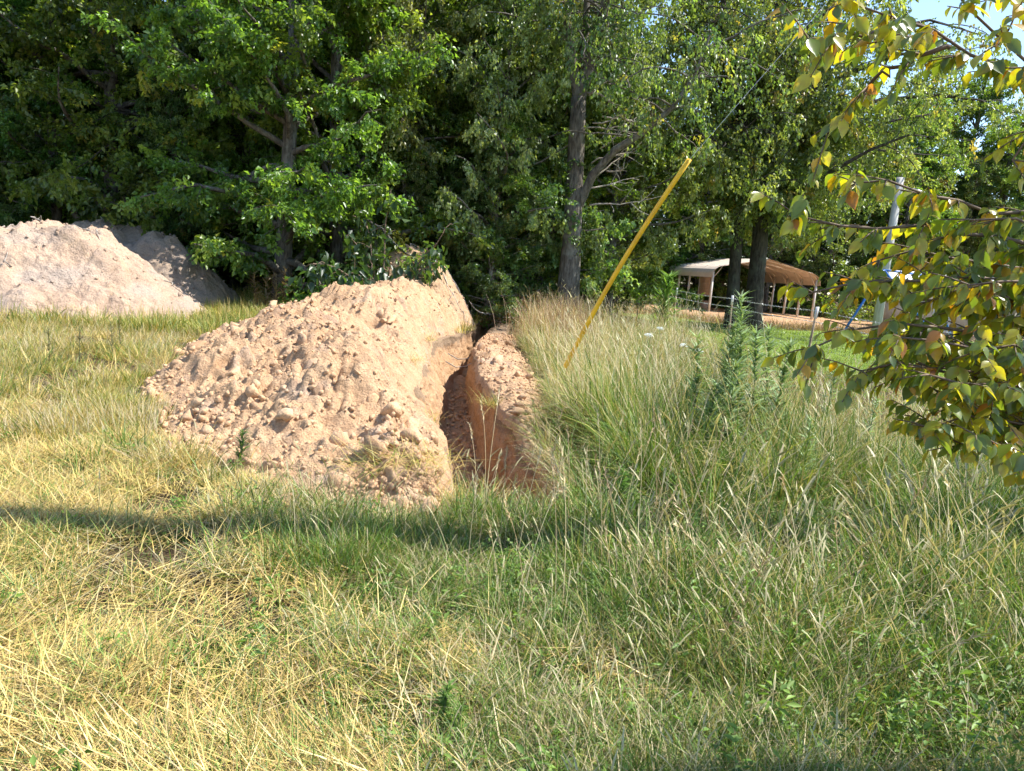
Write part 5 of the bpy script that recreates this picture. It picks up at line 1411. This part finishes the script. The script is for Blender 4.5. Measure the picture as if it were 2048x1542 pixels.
# ------------------------------------------------------------------ the young pear tree whose branches hang in from the right
rp = np.random.default_rng(91)
T0 = np.array([2.35, 2.35, 0.0])
pear = thing('pear_tree', 'young broadleaf tree whose glossy yellowing branches hang in from the right', 'tree', tuple(T0))
mb = MB(); mb.tube([(0, 0, -.2), (.02, 0, .8), (-.02, .02, 1.8), (.03, 0, 2.4), (.0, .05, 3.0)], [.06, .05, .04, .03, .012], 10); obj('trunk', mb.mesh('trunk', [M_BARK], True), pear)
BR = [
    ([(2130, 190, 2.9), (2046, 138, 2.8), (1960, 112, 2.75), (1870, 75, 2.7), (1786, 32, 2.65), (1700, 5, 2.6)], 2.0, .45),
    ([(1870, 75, 2.7), (1780, 70, 2.6), (1700, 62, 2.5), (1620, 82, 2.45)], None, 0),
    ([(1900, 95, 2.72), (1830, 120, 2.75), (1760, 150, 2.8), (1695, 215, 2.8), (1655, 268, 2.8)], None, .1),
    ([(2120, 160, 2.6), (2046, 112, 2.55), (1985, 58, 2.5), (1930, 5, 2.45), (1890, -40, 2.4)], 2.2, .4),
    ([(2140, 500, 3.0), (2000, 478, 2.9), (1860, 455, 2.8), (1730, 450, 2.75), (1660, 444, 2.7), (1595, 432, 2.65)], 1.55, .4),
    ([(2130, 440, 3.1), (1990, 425, 3.0), (1880, 390, 2.9), (1790, 370, 2.85), (1712, 366, 2.8)], 1.7, .4),
    ([(2130, 620, 3.0), (1990, 595, 2.9), (1860, 565, 2.8), (1760, 560, 2.75), (1690, 562, 2.7), (1625, 585, 2.7)], 1.35, .35),
    ([(2130, 700, 2.9), (1990, 680, 2.8), (1860, 648, 2.7), (1760, 640, 2.65), (1690, 655, 2.6), (1635, 692, 2.6)], 1.2, .35),
    ([(2130, 800, 2.9), (2010, 775, 2.8), (1900, 745, 2.7), (1800, 722, 2.65), (1722, 742, 2.6)], 1.0, .35),
    ([(2130, 890, 2.8), (2050, 850, 2.7), (1960, 815, 2.65), (1870, 780, 2.6)], .8, .35),
    ([(2140, 560, 3.4), (2030, 540, 3.3), (1920, 510, 3.2), (1830, 500, 3.1), (1760, 520, 3.05)], 1.45, .4),
    ([(2140, 660, 3.3), (2020, 640, 3.2), (1930, 610, 3.1), (1840, 600, 3.0)], 1.25, .4),
    ([(2140, 760, 3.3), (2030, 730, 3.2), (1940, 700, 3.1), (1870, 700, 3.0), (1800, 680, 3.0)], 1.1, .4),
    ([(2140, 850, 3.3), (2050, 820, 3.2), (1980, 790, 3.1), (1920, 800, 3.0)], .9, .4),
    ([(2140, 260, 2.9), (2080, 250, 2.8), (2040, 280, 2.75), (2025, 320, 2.7)], 1.9, .3),
    ([(2140, 940, 3.0), (2070, 900, 2.9), (2010, 880, 2.8), (1930, 890, 2.7)], .7, .3),
    ([(2140, 880, 3.2), (2080, 860, 3.1), (2010, 850, 3.0), (1950, 860, 2.9)], .75, .3),
    ([(2150, 480, 2.6), (2080, 450, 2.55), (2010, 430, 2.5), (1950, 440, 2.5)], 1.6, .3),
    ([(2150, 600, 2.6), (2070, 570, 2.5), (2000, 560, 2.45), (1940, 570, 2.4)], 1.4, .3),
    ([(2150, 720, 2.6), (2080, 700, 2.5), (2020, 690, 2.45), (1960, 700, 2.4)], 1.2, .3),
    ([(2150, 60, 2.9), (2080, 30, 2.85), (2030, -10, 2.8)], 2.4, .3),
]
for _ in range(12):                                   # the denser inner growth
    y_ = rp.uniform(400, 880); x_ = rp.uniform(1730, 1900) + (60 if y_ > 760 else 0); d_ = rp.uniform(2.3, 3.3)
    BR.append(([(2140, y_ + rp.uniform(30, 110), d_ + .3), (2040, y_ + rp.uniform(20, 70), d_ + .2), (.5 * (2040 + x_), y_ + rp.uniform(-5, 30), d_ + .1), (x_, y_ + rp.uniform(-15, 45), d_)], 2.4 - y_ / 520, .3))
LP, LD, LN, LL = [], [], [], []
for pl, zt, st in BR:
    q = np.array([at(p[0], p[1], 1.72 + (p[2] - 2.4) * .42) for p in pl]) - T0
    if zt is not None: q = np.r_[[[0, 0, zt - .1]], q]
    seg = np.linalg.norm(np.diff(q, axis=0), axis=1); cum = np.r_[0, np.cumsum(seg)]; tot = cum[-1]
    s = np.linspace(0, tot, 18); qq = np.c_[[np.interp(s, cum, q[:, k]) for k in range(3)]].T
    qq[1:-1] += rp.normal(size=(16, 3)) * .006
    mb = MB(); mb.tube(qq, np.linspace(.011 if zt is not None else .006, .0022, 18), 6); obj('branch', mb.mesh('branch', [M_TWIG], True), pear)
    d_ = np.gradient(qq, axis=0); d_ = unit(d_)
    tw = []
    s0 = tot * st if zt is not None else .05
    while s0 < tot:
        i = int(np.searchsorted(s, s0)); i = min(i, 17); p = qq[i]; tg = d_[i]
        sd = unit(np.cross(tg, [0, 0, 1])) * (1 if rp.random() < .5 else -1)
        dv = unit(tg * rp.uniform(.3, .9) + sd * rp.uniform(.3, 1) + np.array([0, 0, rp.uniform(-.5, .5)]))
        L = rp.uniform(.06, .20) * (1 - .4 * s0 / tot)
        tw.append((p, dv, L)); s0 += rp.uniform(.018, .038)
    # leaves on the branch itself and on the twigs
    def put(p, dv, L, n):
        for j in range(n):
            t = (j + .6) / n; pp = p + dv * L * t + np.array([0, 0, -.10 * L * t * t])
            sd = unit(np.cross(dv, [0, 0, 1]) + rp.normal(size=3) * .2) * (1 if j % 2 else -1)
            ld = unit(dv * .35 + sd * rp.uniform(.25, .7) + np.array([0, 0, -rp.uniform(.35, 1.1)]))
            LP.append(pp); LD.append(ld); LN.append(unit(np.array([0, 0, .8]) + dv * .3 + rp.normal(size=3) * .45)); LL.append(.021 + .031 * rp.random() ** .8)
    tws = MB()
    for p, dv, L in tw:
        tws.tube([p, p + dv * L * .5 + [0, 0, -.02 * L], p + dv * L + [0, 0, -.1 * L]], [.002, .0016, .001], 4)
        put(p, dv, L, max(3, int(L / .015)))
    o = obj('twigs', tws.mesh('twigs', [M_TWIG], True), pear); o['kind'] = 'stuff'
    for k in range(max(0, int((tot * (1 - st)) / .06))):
        f = st + (1 - st) * (k + .5) / max(1, int((tot * (1 - st)) / .06)); i = min(int(f * 17), 17)
        put(qq[i], d_[i], .03, 1)
LP, LD, LN, LL = np.array(LP), np.array(LD), np.array(LN), np.array(LL)
LS = unit(np.cross(LD, LN)); LN = unit(np.cross(LS, LD))
# a leaf: petiole, then an ovate blade folded along its midrib and arched
ls = np.array([0, .13, .28, .48, .70, .88, 1.0]); lw_ = np.array([.012, .15, .27, .295, .20, .07, .0])
LV = [(-.0, -.22, .03), (.012, -.22, .03)]
for s_, w_ in zip(ls, lw_):
    arch = -.16 * s_ ** 2
    LV += [(-w_, s_, arch + w_ * .32), (0, s_, arch), (w_, s_, arch + w_ * .32)]
LV = np.array(LV); LQ = []
for k in range(len(ls) - 1):
    b_ = 2 + 3 * k; LQ += [[b_, b_ + 1, b_ + 4, b_ + 3], [b_ + 1, b_ + 2, b_ + 5, b_ + 4]]
LQ.append([0, 1, 4, 2]); LQ = np.array(LQ)
LC = [(.085, .135, .045), (.12, .18, .045), (.165, .23, .04), (.27, .30, .035), (.36, .35, .045), (.46, .30, .03), (.33, .15, .035)]
LW = np.array([3.0, 4.5, 6, 7, 5, 1.6, .5]); LW = LW / LW.sum()
leaf_vars = []
for k, c in enumerate(LC):
    cv = np.repeat([c], len(LV), 0).astype(float)
    blot = np.clip(vnoise(LV[:, 0] * 4 + k * 9, LV[:, 1] * 4, 0, 700 + k), 0, 1)[:, None]
    cv = cv + (np.array([.25, .13, .04]) - cv) * blot * (.8 if k > 2 else .2)
    leaf_vars.append((cv, np_mesh('leaf', LV, LQ, None, cv, [M_LEAF2], True)))
kind_ = rp.choice(len(LC), len(LP), p=LW)
px, py = pixv(*(LP + T0).T); inside = (px > -20) & (px < 2060) & (py > -20) & (py < 1542)
score = LL / (LP[:, 1] + T0[1]) * np.where(inside, 1, .01)
big = np.argsort(-score)[:300]; rest = np.setdiff1d(np.arange(len(LP)), big)
for i in big:
    M = Matrix(((LS[i][0], LD[i][0], LN[i][0], LP[i][0]), (LS[i][1], LD[i][1], LN[i][1], LP[i][1]), (LS[i][2], LD[i][2], LN[i][2], LP[i][2]), (0, 0, 0, 1)))
    o = obj('leaf', leaf_vars[kind_[i]][1], pear); o.matrix_local = M @ Matrix.Scale(LL[i], 4)
n = len(rest); v = LV * 1.0
W3 = LP[rest][:, None, :] + LL[rest][:, None, None] * (LS[rest][:, None, :] * v[None, :, 0:1] + LD[rest][:, None, :] * v[None, :, 1:2] + LN[rest][:, None, :] * v[None, :, 2:3])
Q = (LQ[None] + (np.arange(n) * len(LV))[:, None, None]).reshape(-1, 4)
CV = np.stack([leaf_vars[k][0] for k in kind_[rest]])
o = obj('foliage', np_mesh('foliage', W3, Q, None, CV.reshape(-1, 3), [M_LEAF2], True), pear); o['kind'] = 'stuff'

# things of one kind that stand in a row are told apart by their place in it
ORD = 'first second third fourth fifth sixth seventh eighth ninth tenth eleventh twelfth thirteenth fourteenth fifteenth sixteenth seventeenth eighteenth nineteenth twentieth'.split()
for g, base_l in (('low trees filling the wood edge', 'low leafy young tree at the wood edge, %s from the left'), ('saplings at the wood edge', 'thin pale trunked sapling at the wood edge, %s from the left'),
                  ('understory shrubs', 'leafy understory shrub at the foot of the wood, %s from the left'), ('second row trees', 'tree of the second row in the wood, %s from the left'),
                  ('thicket behind the carport', 'bushy shrub in the thicket behind the carport, %s from the left'), ('withered weeds', 'dark withered weed before the pale pile, %s from the left'),
                  ('brown weeds before the wood', 'tall brown seeded grass before the wood shade, %s from the left')):
    ob = [o for o in COL.objects if o.parent is None and o.get('group') == g]
    ob.sort(key=lambda o: pixv(o.location.x, o.location.y, 1.0)[0])
    for k, o in enumerate(ob):
        if k < len(ORD): o['label'] = base_l % ORD[k]
